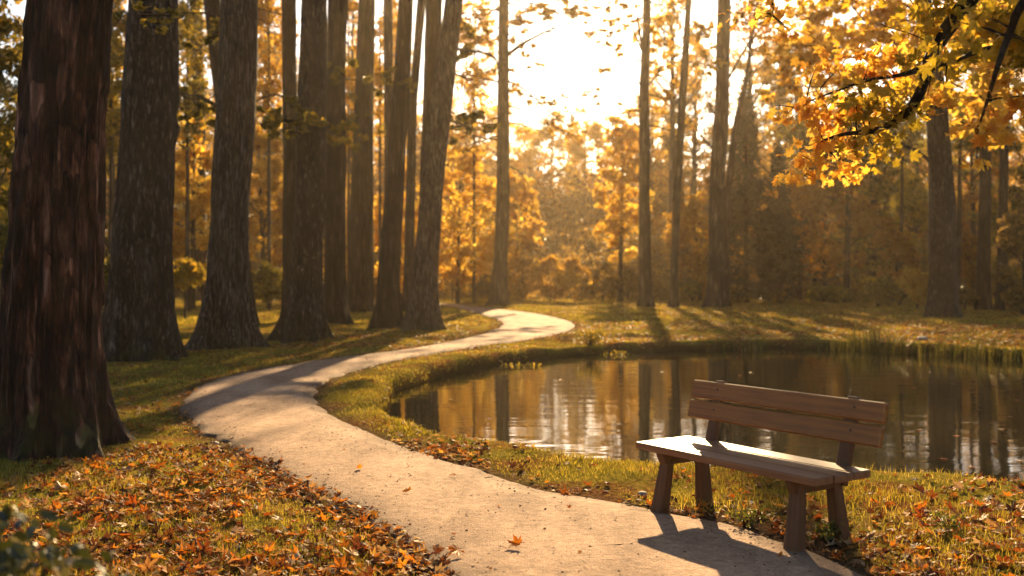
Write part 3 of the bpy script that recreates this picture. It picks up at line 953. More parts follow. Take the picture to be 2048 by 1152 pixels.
row_tree('slim_dark_tree', 'slim dark trunk standing just left of the mottled trunk', (582, 648), 30, [(400, 580, 28), (0, 578, 28)], 'bark_dark', seed=6, flare=.35, seg=48, dz=.1, crown_n=25,
         branches=((.05, (575, 195, 0), (545, 190, 0), (510, 200, .5)), (.03, (590, 35, 0), (545, 25, 0), (515, 15, 0))))
row_tree('straight_dark_tree', 'straight dark trunk right of the mottled trunk in the avenue', (670, 652), 46, [(560, 670, 44), (400, 669, 42), (200, 671, 40), (0, 675, 40)], 'bark_dark',
         seed=7, flare=.45, fh=.6, seg=80, dz=.06, rough=.04, sprays=((665, 270, -1, 50, 30, 260, .12), (690, 150, -1, 30, 30, 160, .12)))
row_tree('slender_pair_tree', 'slender trunk, left one of the close pair in the middle of the avenue', (710, 626), 28, [(400, 714, 28), (200, 722, 26), (0, 729, 24)], 'bark_dark', seed=8, flare=.35, seg=40, dz=.12, crown_n=30,
         sprays=((725, 240, 0, 40, 40, 260, .13),))
row_tree('slender_pair_tree', 'very thin trunk, right one of the close pair in the middle of the avenue', (737, 626), 19, [(400, 737, 18), (200, 738, 17), (0, 742, 16)], 'bark_dark', seed=9, flare=.3, seg=32, dz=.15, crown_n=16)
row_tree('curved_tree', 'dark trunk curving to the right, left neighbour of the forked trunk', (772, 657), 42, [(560, 776, 40), (400, 787, 38), (200, 802, 34), (0, 812, 28)], 'bark_dark',
         seed=10, flare=.5, fh=.7, seg=80, dz=.06, rough=.04, sprays=((800, 170, 0, 40, 40, 220, .12),))
row_tree('thin_pale_tree', 'thin pale brown trunk seen high between the pair and the curving trunk', (776, 630), 18, [(400, 778, 18), (0, 776, 17)], 'bark_far', Y=48, seed=11, flare=.3, seg=28, dz=.2, crown_n=18)
row_tree('thin_pale_tree', 'thin pale trunk behind the gap left of the forked trunk', (817, 630), 20, [(400, 820, 19), (200, 826, 18), (0, 843, 17)], 'bark_far', Y=44, seed=12, flare=.3, seg=28, dz=.2, crown_n=18)
row_tree('dark_avenue_tree', 'broad dark trunk leaning right, last big trunk before the sunlit grass', (845, 664), 52, [(560, 850, 50), (400, 862, 46), (200, 884, 44), (0, 908, 36)], 'bark_ridge',
         seed=13, flare=.5, fh=.7, seg=90, dz=.05, rough=.045, sprays=((925, 245, 1, 55, 30, 300, .12), (925, 110, 2, 40, 12, 160, .12), (935, 60, 1, 30, 20, 100, .12)),
         branches=((.05, (885, 140, 0), (915, 150, 0), (945, 165, 0)), (.05, (890, 95, 0), (930, 100, 0), (980, 110, 0), (1000, 125, 0))))
row_tree('dark_avenue_tree', 'dark upright trunk tucked behind the leaning last trunk of the avenue', (848, 648), 36, [(400, 857, 34), (200, 862, 34), (0, 868, 32)], 'bark_dark', Y=36, seed=14, flare=.35, seg=44, dz=.12, crown_n=30)
row_tree('faint_tree', 'faint hazy trunk high between the grey and the ridged trunks', (398, 620), 26, [(300, 398, 25), (0, 392, 24)], 'bark_far', Y=58, seed=15, flare=.3, seg=28, dz=.3, crown_n=22)
row_tree('lone_tree', 'lone straight trunk beside the far bend of the path', (1000, 613), 29, [(560, 1001, 29), (400, 1005, 27), (200, 1006, 22), (0, 1008, 19)], 'bark_far',
         seed=16, flare=.5, fh=.9, seg=72, dz=.09, rough=.04, crown='amber', height=29, crown_n=26, crown_w=2.8, crown_off=(-.8, 0),
         branches=((.11, (1012, 112, 0), (1050, 85, 0), (1100, 60, .4), (1150, 45, .5)), (.07, (1012, 160, 0), (1050, 180, 0), (1095, 220, .4), (1140, 258, .5)), (.06, (1000, 165, 0), (960, 155, 0), (915, 140, 0)),
                   (.05, (1012, 245, 0), (1045, 250, 0), (1100, 268, .3)), (.05, (998, 130, 0), (975, 105, 0), (925, 97, .5)), (.06, (998, 280, 0), (960, 275, 0), (925, 262, 0), (905, 240, 0)),
                   (.05, (1012, 330, 0), (1045, 350, 0), (1070, 410, 0)), (.05, (1012, 60, 0), (1050, 20, 0), (1090, -20, 0)), (.04, (1090, 62, .3), (1150, 70, .5), (1200, 60, .6), (1240, 70, .6)), (.03, (1100, 60, .4), (1135, 30, .5), (1180, 5, .5)), (.035, (1012, 200, 0), (1060, 195, .2), (1110, 205, .3)), (.035, (1140, 255, .5), (1165, 235, .6), (1190, 205, .7)), (.05, (1000, 20, 0), (960, 20, 0), (920, 30, 0))),
         sprays=((945, 255, 1, 50, 20, 420, .12), (960, 75, 1, 45, 14, 420, .12), (960, 35, 1, 50, 18, 320, .12), (950, 150, 0, 30, 14, 200, .12), (1040, 35, 0, 45, 18, 300, .12),
                 (1110, 20, 0, 55, 16, 260, .12), (1095, 240, 0, 45, 26, 240, .12), (1060, 420, 0, 30, 20, 200, .12), (1140, 265, 0, 30, 12, 100, .12), (1150, 15, 0, 30, 16, 160, .12),
                 (1035, 190, 0, 30, 14, 120, .12), (925, 300, 1, 40, 20, 260, .12), (1045, 80, 0, 25, 20, 100, .12), (1170, 60, .5, 45, 14, 90, .12), (1225, 68, .6, 26, 12, 50, .12), (1150, 25, .5, 40, 18, 200, .12), (1090, 205, .3, 36, 14, 110, .12), (1185, 195, .7, 24, 18, 80, .12), (1060, 130, .3, 30, 12, 80, .12)))
row_tree('fork_topped_tree', 'slim straight trunk forking near the top, left of the three beyond the pond', (1292, 615), 24, [(560, 1291, 25), (400, 1289, 22), (200, 1288, 20), (90, 1292, 17)], 'bark_far',
         seed=17, flare=.4, fh=.8, seg=56, dz=.1, crown='gold', height=27, crown_n=14, crown_w=2.2, crown_off=(3.6, 0),
         branches=((.10, (1286, 100, 0), (1278, 60, 0), (1268, -10, 0)), (.05, (1286, 180, 0), (1265, 150, 0), (1225, 140, .3)), (.05, (1283, 260, 0), (1262, 240, 0), (1235, 232, .3)),
                   (.05, (1296, 250, 0), (1335, 260, 0), (1365, 285, .3)), (.05, (1283, 100, 0), (1260, 55, 0), (1210, 40, .3)), (.05, (1298, 170, 0), (1320, 140, 0), (1345, 110, .3))),
         sprays=((1240, 50, 0, 40, 18, 220, .12), (1222, 142, 0, 22, 10, 90, .12), (1330, 70, 0, 30, 50, 330, .12), (1350, 20, 0, 40, 30, 260, .12), (1245, 5, 0, 30, 10, 100, .12), (1340, 200, 0, 30, 30, 200, .12), (1232, 100, .3, 26, 14, 110, .12), (1255, 225, .3, 26, 16, 120, .12), (1215, 15, .3, 40, 16, 150, .12), (1318, 130, 0, 24, 22, 140, .12)))
row_tree('leaning_slim_tree', 'thin trunk leaning slightly right, middle of the three beyond the pond', (1347, 616), 17, [(560, 1348, 17), (400, 1353, 15), (200, 1365, 14), (0, 1378, 12)], 'bark_far',
         seed=18, flare=.35, seg=40, dz=.12, crown='amber', height=25, crown_n=12, crown_w=2.4, crown_off=(1.5, 0), branches=((.04, (1362, 230, 0), (1400, 160, 0), (1415, 130, .3)),),
         sprays=((1395, 60, 0, 25, 40, 240, .12),))
row_tree('broad_lakeside_tree', 'broad grey brown trunk beyond the pond with a steep side limb', (1430, 617), 31, [(560, 1431, 31), (400, 1433, 30), (200, 1444, 28), (0, 1448, 26)], 'bark_far',
         seed=19, flare=.45, fh=.8, seg=60, dz=.1, crown='amber', height=28, crown_n=14, crown_w=2.8, crown_off=(2.5, 0),
         branches=((.08, (1446, 175, 0), (1475, 125, 0), (1505, 70, 0), (1520, 30, 0)), (.05, (1430, 230, 0), (1415, 200, 0), (1400, 150, 0)), (.05, (1430, 300, 0), (1400, 270, 0), (1385, 240, 0))),
         sprays=((1470, 20, 0, 25, 20, 140, .12), (1420, 130, 0, 40, 40, 260, .12)))
row_tree('twin_stem_tree', 'thin stem rising from the foot of the broad trunk and branching right', (1452, 616), 15, [(560, 1450, 15), (400, 1454, 15), (260, 1470, 13), (160, 1492, 8)], 'bark_far', Y=51,
         seed=20, flare=.3, seg=36, dz=.12, crown='rust', height=15, crown_n=6, crown_w=1.2,
         branches=((.06, (1476, 240, 0), (1510, 215, 0), (1555, 205, 0)), (.05, (1480, 200, 0), (1500, 150, 0), (1515, 120, 0))))
row_tree('massive_right_tree', 'massive pale and dark trunk with spreading roots at the right beyond the pond', (1886, 637), 54, [(560, 1886, 52), (400, 1884, 48), (200, 1872, 40), (0, 1848, 28)], 'bark_grey',
         seed=21, flare=.5, fh=.8, seg=90, dz=.07, rough=.05, roots=4, crown='gold', height=20, crown_n=0,
         branches=((.09, (1870, 330, 0), (1830, 300, 0), (1795, 285, 0)), (.08, (1858, 80, 0), (1790, 95, 0), (1720, 110, -.5), (1660, 130, -.8)), (.08, (1850, 30, 0), (1790, 0, 0), (1740, -20, 0)),
                   (.09, (1868, 200, 0), (1800, 190, -1), (1720, 215, -1))),
         sprays=((1740, 40, -1, 90, 45, 1100, .13), (1650, 90, -1, 90, 40, 1000, .13), (1700, 160, -1, 90, 35, 1000, .13), (1810, 90, -1, 70, 45, 1200, .13), (1590, 120, -1, 60, 30, 700, .13),
                 (1800, 180, -1, 60, 30, 700, .13), (1620, 30, -1, 50, 40, 600, .13), (1780, -30, -1, 120, 40, 1500, .13), (1930, 60, -1, 80, 60, 1200, .13), (1980, 200, -1, 80, 50, 900, .13)))
row_tree('shadowed_tree', 'dark trunk in the shade, left of two at the far right edge', (1966, 622), 24, [(400, 1970, 22), (200, 1973, 20)], 'bark_dark', seed=22, flare=.35, seg=44, dz=.12, crown='olive', height=13, crown_n=30)
row_tree('shadowed_tree', 'dark trunk in the shade, right of two at the far right edge', (2003, 624), 19, [(400, 2007, 18), (200, 2011, 16)], 'bark_dark', seed=23, flare=.35, seg=44, dz=.12, crown='rust', height=13, crown_n=30)
# thin stems in the shade beyond the lawn
for k, (px, Y_, w_, nm) in enumerate(((1600, 62, 9, 'first'), (1628, 66, 8, 'second'), (1693, 58, 12, 'third'), (1738, 64, 9, 'fourth'), (1800, 60, 8, 'fifth'), (1915, 47, 10, 'sixth'))):
    row_tree('thin_stem_tree', f'thin dark stem in the shade beyond the lawn, {nm} of six from the left', (px, 610), w_, [(400, px + 4, w_ * .9)], 'bark_far', Y=Y_, seed=40 + k, flare=.25, seg=20, dz=.3,
             crown='olive', height=9, crown_n=14, crown_w=1.8, group='thin stems beyond the lawn')

# --- background trees: (px, Y, top row, half px, low row, material, label)
BG = [
    (-30, 26, -60, 130, 560, 'olive', 'olive and gold tree cut off by the left picture edge behind the nearest trunk'),
    (60, 44, 60, 100, 590, 'olive', 'dull green tree glimpsed left of the huge red trunk'),
    (225, 42, 40, 60, 590, 'olive', 'olive gold tree filling the gap between the first two trunks'),
    (330, 108, 165, 110, 580, 'olive', 'olive gold tree behind the grey trunk'),
    (385, 46, 220, 55, 590, 'gold', 'bright yellow tree in the gap left of the ridged trunk'),
    (455, 106, 150, 90, 580, 'amber', 'amber tree hidden mostly by the ridged trunk'),
    (530, 56, 210, 60, 600, 'amber', 'hazy pinkish amber tree in the gap right of the ridged trunk'),
    (560, 110, 60, 90, 560, 'brown', 'tall thin-leaved brown tree against the sky left of the mottled trunk'),
    (640, 58, 300, 80, 590, 'gold', 'golden tree behind the mottled trunk'),
    (725, 112, 60, 70, 600, 'gold', 'golden tree behind the slender pair of trunks'),
    (800, 60, 330, 60, 600, 'gold', 'golden tree behind the curving trunk'),
    (880, 116, 175, 90, 590, 'gold', 'tall golden tree right behind the last trunk of the avenue'),
    (915, 57, 290, 95, 575, 'gold', 'bright yellow round tree left of the lone trunk'),
    (1035, 66, 340, 42, 560, 'gold', 'small bright yellow tree just right of the lone trunk'),
    (1010, 122, 185, 80, 560, 'gold', 'hazy golden tree on the hillside behind the lone trunk'),
    (1100, 130, 200, 60, 520, 'amber', 'hazy amber tree on the hillside under the bright sky gap'),
    (1170, 118, 206, 55, 540, 'gold', 'hazy yellow tree at the right of the bright sky gap'),
    (1240, 60, 225, 52, 520, 'gold', 'bright yellow tree left of the fork topped trunk'),
    (1300, 110, 170, 75, 590, 'amber', 'amber tree behind the fork topped trunk'),
    (1385, 100, 60, 75, 600, 'brown', 'brown tree between the thin and the broad trunk beyond the pond'),
    (1400, 64, 380, 60, 600, 'amber', 'low amber tree behind the foot of the broad trunk'),
    (1560, 84, 60, 75, 560, 'brown', 'tall brown hazy tree right of the broad trunk'),
    (1640, 90, 20, 90, 500, 'amber', 'tall amber tree rising above the dark evergreens'),
    (1650, 60, 300, 95, 560, 'rust', 'rust orange tree with a rounded left side beyond the pond'),
    (1745, 64, 200, 110, 570, 'olive', 'broad olive tree in the shade left of the massive right trunk'),
    (1830, 72, 120, 90, 590, 'olive', 'olive tree right behind the massive right trunk'),
    (1800, 52, 440, 40, 605, 'rust', 'low rust coloured tree beside the massive right trunk'),
    (1950, 54, 150, 80, 580, 'rust', 'rust coloured tree right of the massive trunk'),
    (2050, 48, 120, 90, 600, 'olive', 'dark olive tree cut off by the right picture edge'),
    (2045, 40, 400, 45, 625, 'brown', 'pale grey brown bushy tree at the right picture edge'),
    (1965, 84, -20, 110, 560, 'amber', 'tall amber tree at the far right above the others'),
]
for k, (px, Y_, top, half, low, mt, lab) in enumerate(BG):
    nc = int(min(150, max(44, half * Y_ / F * 22 + 26)))
    crown_tree('autumn_tree', lab, 'tree', px, Y_, top, half, low, mt, n_cl=nc, n_per=112 if mt in ('gold', 'amber') else 140, leaf=.075 + .0009 * Y_, seed=100 + k, lean=random.uniform(-.4, .4))
for k, (px, Y_, top, half, lab) in enumerate(((1492, 58, 190, 62, 'dark evergreen just right of the broad trunk, taller of a pair'), (1558, 57, 300, 48, 'dark evergreen beside the rust orange tree, shorter of a pair'),
                                              (1145, 150, 225, 26, 'hazy pointed conifer on the far hillside in the middle'), (1610, 78, 230, 55, 'dark evergreen standing behind the rust orange tree'))):
    crown_tree('evergreen_tree', lab, 'tree', px, Y_, top, half, 600, 'dark', n_cl=170, n_per=130, leaf=.11, seed=200 + k, conifer=True, bark='bark_dark')
for k, (px, Y_, top, half, low, mt, lab) in enumerate((
        (222, 37, -160, 40, 330, 'olive', 'slender leafy tree close behind the gap between the first two trunks'),
        (375, 43, -160, 42, 300, 'olive', 'slender olive gold tree close behind the gap left of the ridged trunk'),
        (538, 46, -150, 44, 260, 'amber', 'slender amber tree close behind the gap right of the ridged trunk'),
        (697, 50, -150, 34, 300, 'amber', 'slender amber tree close behind the straight dark trunk'),
        (948, 56, -90, 46, 240, 'gold', 'slender golden tree against the sky just left of the lone trunk'),
        (760, 52, -150, 34, 280, 'amber', 'slender amber tree close behind the curving trunk'))):
    crown_tree('slender_tree', lab, 'tree', px, Y_, top, half, low, mt, n_cl=110, n_per=34, leaf=.11, seed=500 + k, sparse=.6, tr=.09)
for k, (px, Y_, top, half, low, mt, lab) in enumerate((
        (235, 70, -60, 50, 420, 'amber', 'tall sparse tree seen against the sky between the first two trunks'),
        (378, 72, -50, 62, 420, 'amber', 'tall sparse tree seen against the sky left of the ridged trunk'),
        (535, 74, -40, 55, 420, 'brown', 'tall sparse tree seen against the sky right of the ridged trunk'),
        (705, 76, -60, 60, 400, 'amber', 'tall sparse tree seen against the sky behind the slender pair'),
        (785, 78, -40, 48, 380, 'amber', 'tall sparse tree seen against the sky behind the curving trunk'),
        (1345, 76, -60, 62, 330, 'amber', 'tall sparse tree against the sky behind the thin leaning trunk'),
        (1500, 80, -60, 60, 330, 'amber', 'tall sparse tree against the sky right of the broad trunk'))):
    crown_tree('sparse_tree', lab, 'tree', px, Y_, top, half, low, mt, n_cl=150, n_per=34, leaf=.13, seed=400 + k, sparse=.45)
SH = [(905, 58, 515, 34, 'amber', 'low amber shrub right beside the last avenue trunk'), (955, 60, 530, 28, 'brown', 'brown shrub left of the lone trunk'),
      (1045, 62, 505, 34, 'amber', 'amber shrub right of the lone trunk'), (1100, 60, 515, 36, 'amber', 'rounded pinkish amber shrub in the middle of the row'),
      (1150, 58, 520, 38, 'amber', 'largest rusty shrub of the row under the hill gap'), (1205, 60, 530, 34, 'brown', 'brown shrub left of the fork topped trunk'),
      (1255, 62, 540, 30, 'brown', 'small brown shrub touching the fork topped trunk'), (1325, 60, 560, 24, 'brown', 'low shrub between the fork topped and the thin trunk'),
      (1385, 60, 560, 26, 'olive', 'low green shrub left of the broad trunk'), (1475, 58, 585, 16, 'brown', 'tiny pale shrub right of the broad trunk'),
      (1760, 50, 560, 34, 'olive', 'olive shrub left of the massive right trunk'), (1835, 47, 545, 34, 'amber', 'amber shrub close beside the massive right trunk'),
      (1930, 46, 590, 16, 'brown', 'tiny pink brown shrub right of the massive trunk'), (540, 44, 530, 40, 'olive', 'olive shrub in the gap right of the ridged trunk'),
      (370, 36, 520, 34, 'olive', 'dark olive shrub in the gap left of the ridged trunk'), (720, 58, 560, 40, 'brown', 'brown shrub behind the slender pair of trunks'),
      (10, 20, 420, 90, 'olive', 'dark shrub at the left picture edge behind the nearest trunk'), (225, 30, 520, 46, 'olive', 'dark olive shrub in the gap between the first two trunks'),
      (1660, 56, 585, 40, 'olive', 'low olive shrub before the rust orange tree')]
for k, (px, Y_, top, half, mt, lab) in enumerate(SH):
    crown_tree('shrub', lab, 'shrub', px, Y_, top, half, 600 if Y_ > 35 else 640, mt, n_cl=26, n_per=130, leaf=.06 + .0008 * Y_, seed=300 + k, tr=.04)

# --- distant wood as one mass on the hillside
da = new_acc()
rd = np.random.default_rng(77)
n = 700
Yd = rd.uniform(92, 200, n); Xd = rd.uniform(-1, 1, n) * (0.62 * Yd + 12)
gzd = gz(np.stack([Xd, Yd], 1))
pxd = 1024 + Xd / Yd * F
notch = np.exp(-((pxd - 1130) / 130) ** 2)
Hd = rd.uniform(9, 17, n) * (1 - .35 * notch)
for k in range(n):
    # cap heights so that the skyline in the gap stays low
    row = 200 + 35 * rd.random() if notch[k] > .25 else (100 if pxd[k] > 1200 else 150) + 50 * rd.random()
    zmax = CH + (HY - row) * Yd[k] / F
    if 820 < pxd[k] < 1330: zmax = min(zmax, 3 + (Yd[k] - 57) * .36)
    h = min(Hd[k], zmax - gzd[k])
    if h < 2: continue
    c = 12
    u = rd.normal(size=(c, 3)); u /= np.linalg.norm(u, axis=1)[:, None]
    C = np.array([Xd[k], Yd[k], gzd[k] + h * .55]) + u * [2.2, 2.2, h * .42]
    V_, F_ = clumps(C, 26, (.9, .9, .7), .30, rd); grow(da, V_, F_)
M['wood_far'] = leaf_material('distant_foliage', [(0, (.06, .035, .015)), (.4, (.16, .085, .02)), (.7, (.30, .15, .025)), (1, (.42, .24, .05))], .45, patch=.08)
tag(build(da, 'distant_wood', M['wood_far']), 'hazy autumn wood covering the far hillside', 'wood', None, 'stuff')
# backing understorey, dense, beyond the named trees
ua = new_acc()
n = 5200
Yd = rd.uniform(64, 92, n); Xd = rd.uniform(-1, 1, n) * (0.58 * Yd + 4)
pxd = 1024 + Xd / Yd * F
ok = ~((pxd > 1060) & (pxd < 1200) & (rd.random(n) < .75)) & ~((Xd < -5) & (Xd > -30) & (Yd < 72))
Xd, Yd, pxd = Xd[ok], Yd[ok], pxd[ok]
zt = np.where(pxd < 1100, 5.0, 4.5) * rd.random(len(Xd)) ** 1.3
zz = gz(np.stack([Xd, Yd], 1)) + zt
V_, F_ = clumps(np.column_stack([Xd, Yd, zz]), 26, (.6, .6, .45), .16, rd)
grow(ua, V_, F_)
tag(build(ua, 'undergrowth', M['brown']), 'tangled brown undergrowth at the edge of the wood', 'undergrowth', None, 'stuff')

# ------------------------------------------------------------------ overhanging maple on the right
mr = np.random.default_rng(5)
mroot = empty('maple_tree', (4.9, 5.4, gz1(4.9, 5.4)), 'maple whose yellow leafy boughs hang into the upper right corner', 'tree')
mx0, my0, mz0 = mroot.location
ma = big_trunk([(0, 0, -.3, .26), (0, 0, 0, .24), (-.1, 0, 2.2, .2), (-.2, .1, 5, .15), (-.1, .1, 9, .04)], None, None, 40, .1, .4, .4, 5, .06, 9)
mleaf, mleaf2 = new_acc(), new_acc()
loc = lambda px, py, Y: np.array(at(px, py, Y)) - [mx0, my0, mz0]


def bough(pts, r0, r1):
    B = resample([loc(*p) for p in pts], 8 * len(pts))
    V_, F_ = tube(B, np.linspace(r0, r1, len(B)), 7); grow(ma, V_, F_)
    return B


def leafy(px, py, Y, wpx, hpx, n, size, acc, B=None):
    c0 = loc(px, py, Y)
    n = int(n * .82)
    w_, h_ = wpx * Y / F, hpx * Y / F
    C = c0 + mr.normal(size=(n, 3)) * [w_ * .5, w_ * .45, h_ * .45]
    V_, F_ = lobed(C, size * mr.uniform(.7, 1.15, n), mr, LEAF_FULL if n < 400 else LEAF_LOW, .1, .4)
    grow(acc, V_, F_)
    if B is not None:
        for k in range(max(2, n // 18)):
            e = c0 + mr.normal(size=3) * [w_ * .45, w_ * .4, h_ * .4]
            j = np.argmin(((B - e) ** 2).sum(1))
            limb(ma, B[j], e, .006, .0015, sag=.05, seg=4, n=6, r=mr)


b0 = bough([(2500, -160, 5.4), (2200, -120, 5.8), (1985, -40, 6.2), (1905, 45, 6.4), (1860, 120, 6.5), (1838, 190, 6.6), (1800, 235, 6.8), (1745, 262, 7.0), (1680, 270, 7.2), (1600, 300, 7.4)], .075, .006)
b1 = bough([(1860, 130, 6.5), (1800, 150, 6.7), (1740, 160, 6.9), (1650, 190, 7.2), (1590, 215, 7.4)], .018, .003)
b2 = bough([(2300, 60, 5.0), (2080, 92, 5.0), (1975, 98, 5.2), (1900, 125, 5.6), (1810, 152, 6.0)], .03, .004)
b3 = bough([(2160, -120, 4.6), (2050, 0, 4.7), (2018, 70, 4.8), (1996, 130, 4.8), (1975, 200, 4.9), (1955, 260, 4.9)], .028, .004)
b4 = bough([(1680, 270, 7.2), (1640, 310, 7.2), (1610, 350, 7.2)], .008, .002)
b5 = bough([(2400, -200, 6.5), (2000, -190, 7.0), (1700, -120, 7.2), (1560, -30, 7.2), (1545, 30, 7.2)], .05, .004)
for (px, py, Y_, w_, h_, n, s, B, alt) in (
        (1620, 225, 7.4, 70, 30, 75, .07, b1, 0), (1690, 230, 7.2, 80, 40, 100, .07, b0, 0), (1655, 285, 7.3, 60, 45, 90, .065, b0, 0), (1760, 290, 7.0, 60, 45, 70, .065, b0, 1),
        (1630, 320, 7.2, 55, 30, 55, .062, b4, 0), (1600, 360, 7.2, 50, 22, 36, .062, b4, 0), (1700, 345, 7.2, 40, 30, 34, .062, b4, 0), (1745, 200, 6.9, 80, 40, 90, .07, b0, 1),
        (1810, 230, 6.8, 60, 40, 60, .07, b0, 1), (1850, 130, 6.6, 70, 50, 70, .075, b0, 1), (1770, 130, 6.9, 70, 40, 80, .075, b1, 0), (1925, 110, 5.6, 70, 50, 70, .07, b2, 1), (1990, 40, 5.0, 90, 60, 110, .07, b3, 1),
        (1880, 30, 6.4, 80, 50, 110, .075, b0, 1), (1985, 170, 4.9, 40, 40, 40, .055, b3, 0), (1955, 245, 4.9, 50, 22, 34, .055, b3, 0), (1985, 275, 4.8, 45, 20, 26, .055, b3, 0), (2035, 210, 5.0, 40, 50, 46, .06, b3, 0),
        (1890, 200, 5.6, 40, 20, 24, .055, b2, 0), (1955, 330, 4.9, 40, 12, 6, .05, b3, 0), (2050, 100, 5.0, 60, 60, 80, .07, b3, 1), (1545, 20, 7.2, 34, 24, 46, .06, b5, 0), (1580, 70, 7.2, 30, 26, 26, .06, b5, 0), (1480, 40, 7.2, 40, 30, 14, .055, b5, 0),
        (1720, -50, 7.2, 160, 40, 150, .07, b5, 1), (1930, -60, 6.5, 150, 50, 160, .07, b5, 1), (1650, 130, 7.6, 60, 40, 60, .065, b1, 0)):
    leafy(px, py, Y_, w_, h_, n, s, mleaf2 if alt else mleaf, B)
build(ma, 'trunk', M['twig'], mroot, True)
build(mleaf, 'crown', M['maple'], mroot)
build(mleaf2, 'foliage', M['maple_green'], mroot)

# ------------------------------------------------------------------ bench
def box(acc, c, size, rot=None, bev=0.006, taper=None, org=None):
    """chamfered box; rot = 3x3"""
    hx, hy, hz = [s / 2 for s in size]
    b = min(bev, hx * .4, hy * .4, hz * .4)
    V = []
    for sx in (-1, 1):
        for sy in (-1, 1):
            for sz in (-1, 1):
                V.append((sx * (hx - b), sy * (hy - b), sz * hz)); V.append((sx * (hx - b), sy * hy, sz * (hz - b))); V.append((sx * hx, sy * (hy - b), sz * (hz - b)))
    V = np.array(V)
    if taper:
        V = taper(V)
    import bmesh
    bm = bmesh.new()
    for v in V: bm.verts.new(v)
    r = bmesh.ops.convex_hull(bm, input=bm.verts)
    bmesh.ops.dissolve_limit(bm, angle_limit=0.02, verts=bm.verts, edges=bm.edges)
    bm.verts.index_update()
    Vn = np.array([v.co[:] for v in bm.verts]); 
    if rot is not None: Vn = Vn @ np.array(rot).T
    Vn = Vn + np.array(c)
    groups = {}
    for f in bm.faces:
        groups.setdefault(len(f.verts), []).append([v.index for v in f.verts])
    grow(acc, Vn, [np.array(v) for v in groups.values()])
    bm.free()


def rotx(a):
    c, s = math.cos(a), math.sin(a)
    return [[1, 0, 0], [0, c, -s], [0, s, c]]


ang = math.atan2(-.825, .565)
bench = empty('park_bench', (BC[0], BC[1], 0.012), 'reddish brown wooden bench with two back boards beside the pond', 'bench', rz=ang)
L = 1.57; DP = 0.52; ST = 0.455
# local x along the seat (to the right end, towards the camera), local y to the back
pw = (DP - 2 * .012) / 3
for k in range(3):
    a = new_acc(); y = -DP / 2 + pw / 2 + k * (pw + .012)
    box(a, (0.0, 0, 0), (L + (0.012 if k == 1 else 0) - (.006 if k == 0 else 0), pw, .048), None, .007)
    o = build(a, 'seat_plank', M['wood_seat'], bench); o.location = (0, y, ST - .024 - .001 * k)
lean = R(-15)
for k, (zc, yc) in enumerate(((0.655, .284), (0.797, .322))):
    a = new_acc()
    box(a, (0, 0, 0), (1.63, .045, .130), None, .010)
    o = build(a, 'back_board', M['wood'], bench); o.location = (.03, yc, zc); o.rotation_euler = (lean, 0, 0)
    for sx in (-.56, .60):
        bb = new_acc()
        V_, F_ = tube([(sx, -.0215, .01), (sx, -.0255, .01)], [.011, .009], 10); grow(bb, V_, F_)
        build(bb, 'bolt', M['bolt'], o)
for sx in (-.56, .57):
    # bearer under the seat
    a = new_acc()
    def tp(V):
        V = V.copy(); m_ = (V[:, 1] < 0) & (V[:, 2] < 0); V[m_, 1] += .035
        return V
    box(a, (0, 0, 0), (.07, .47, .082), None, .006, tp)
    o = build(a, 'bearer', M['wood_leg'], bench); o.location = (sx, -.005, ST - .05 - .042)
    # back post: from the bearer up behind the boards
    a = new_acc(); box(a, (0, 0, 0), (.085, .055, .56), None, .007)
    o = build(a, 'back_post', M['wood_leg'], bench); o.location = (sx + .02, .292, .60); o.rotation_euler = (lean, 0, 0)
    # legs, splayed and slightly thicker to the foot
    for sy, tilt, fx in ((-.155, R(9), .0), (.17, R(-7), .0)):
        a = new_acc()
        def tl(V):
            V = V.copy(); s_ = 1 + .32 * (-V[:, 2] / .23).clip(-1, 1) * .5 + .12 * (-V[:, 2] / .23).clip(0, 1) ** 2
            V[:, 0] *= s_; V[:, 1] *= s_
            return V
        box(a, (0, 0, 0), (.085, .085, .46), None, .010, tl)
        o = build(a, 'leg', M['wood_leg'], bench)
        zt_ = ST - .055 - .01; o.location = (sx + (.012 if sx > 0 else -.012), sy + math.tan(-tilt) * .0 + (-.03 if sy < 0 else .03), zt_ - .225)
        o.rotation_euler = (-tilt if False else tilt * -1, R(3) * (-1 if sx > 0 else 1), 0)

# ------------------------------------------------------------------ small things
def reed_clump(px, py, hgt, n, label, spread=.28):
    X, Y = gp(px, py, -.15)
    root = tag(None or bpy.data.objects.new('reed_clump', None), label, 'reeds', 'reed clumps on the far bank')
    COL.objects.link(root); root.location = (X, Y, -.25)
    a = new_acc(); r = np.random.default_rng(int(px))
    for k in range(n):
        b = np.array([r.normal() * spread, r.normal() * spread * .5, 0]); h = hgt * r.uniform(.5, 1.1)
        d = r.normal(size=2) * .22 * h; w = .009; th = r.random() * 3.14
        s = np.array([math.cos(th) * w, math.sin(th) * w, 0])
        mid = b + [d[0] * .3, d[1] * .3, h * .6]; tip = b + [d[0], d[1], h]
        V = np.array([b - s, b + s, mid + s * .8, mid - s * .8, tip])
        grow(a, V, [np.array([[0, 1, 2, 3]]), np.array([[3, 2, 4]])])
    build(a, 'stalk_tuft', M['reed'], root)


for px, py, h_, n_, lab in ((1500, 697, .45, 60, 'low dark reed clump left of the tall reeds'), (1700, 697, .55, 90, 'reed clump at the left end of the tall reeds'), (1745, 699, .75, 150, 'tallest green reed clump on the far bank'),
                            (1790, 702, .6, 110, 'reed clump at the right end of the tall reeds'), (1885, 708, .6, 70, 'reed clump below the massive right trunk'), (1955, 713, .65, 90, 'upright reed clump left of the two at the right edge'),
                            (2020, 718, .5, 60, 'ragged reed clump nearest the right picture edge')):
    reed_clump(px, py, h_, n_, lab)


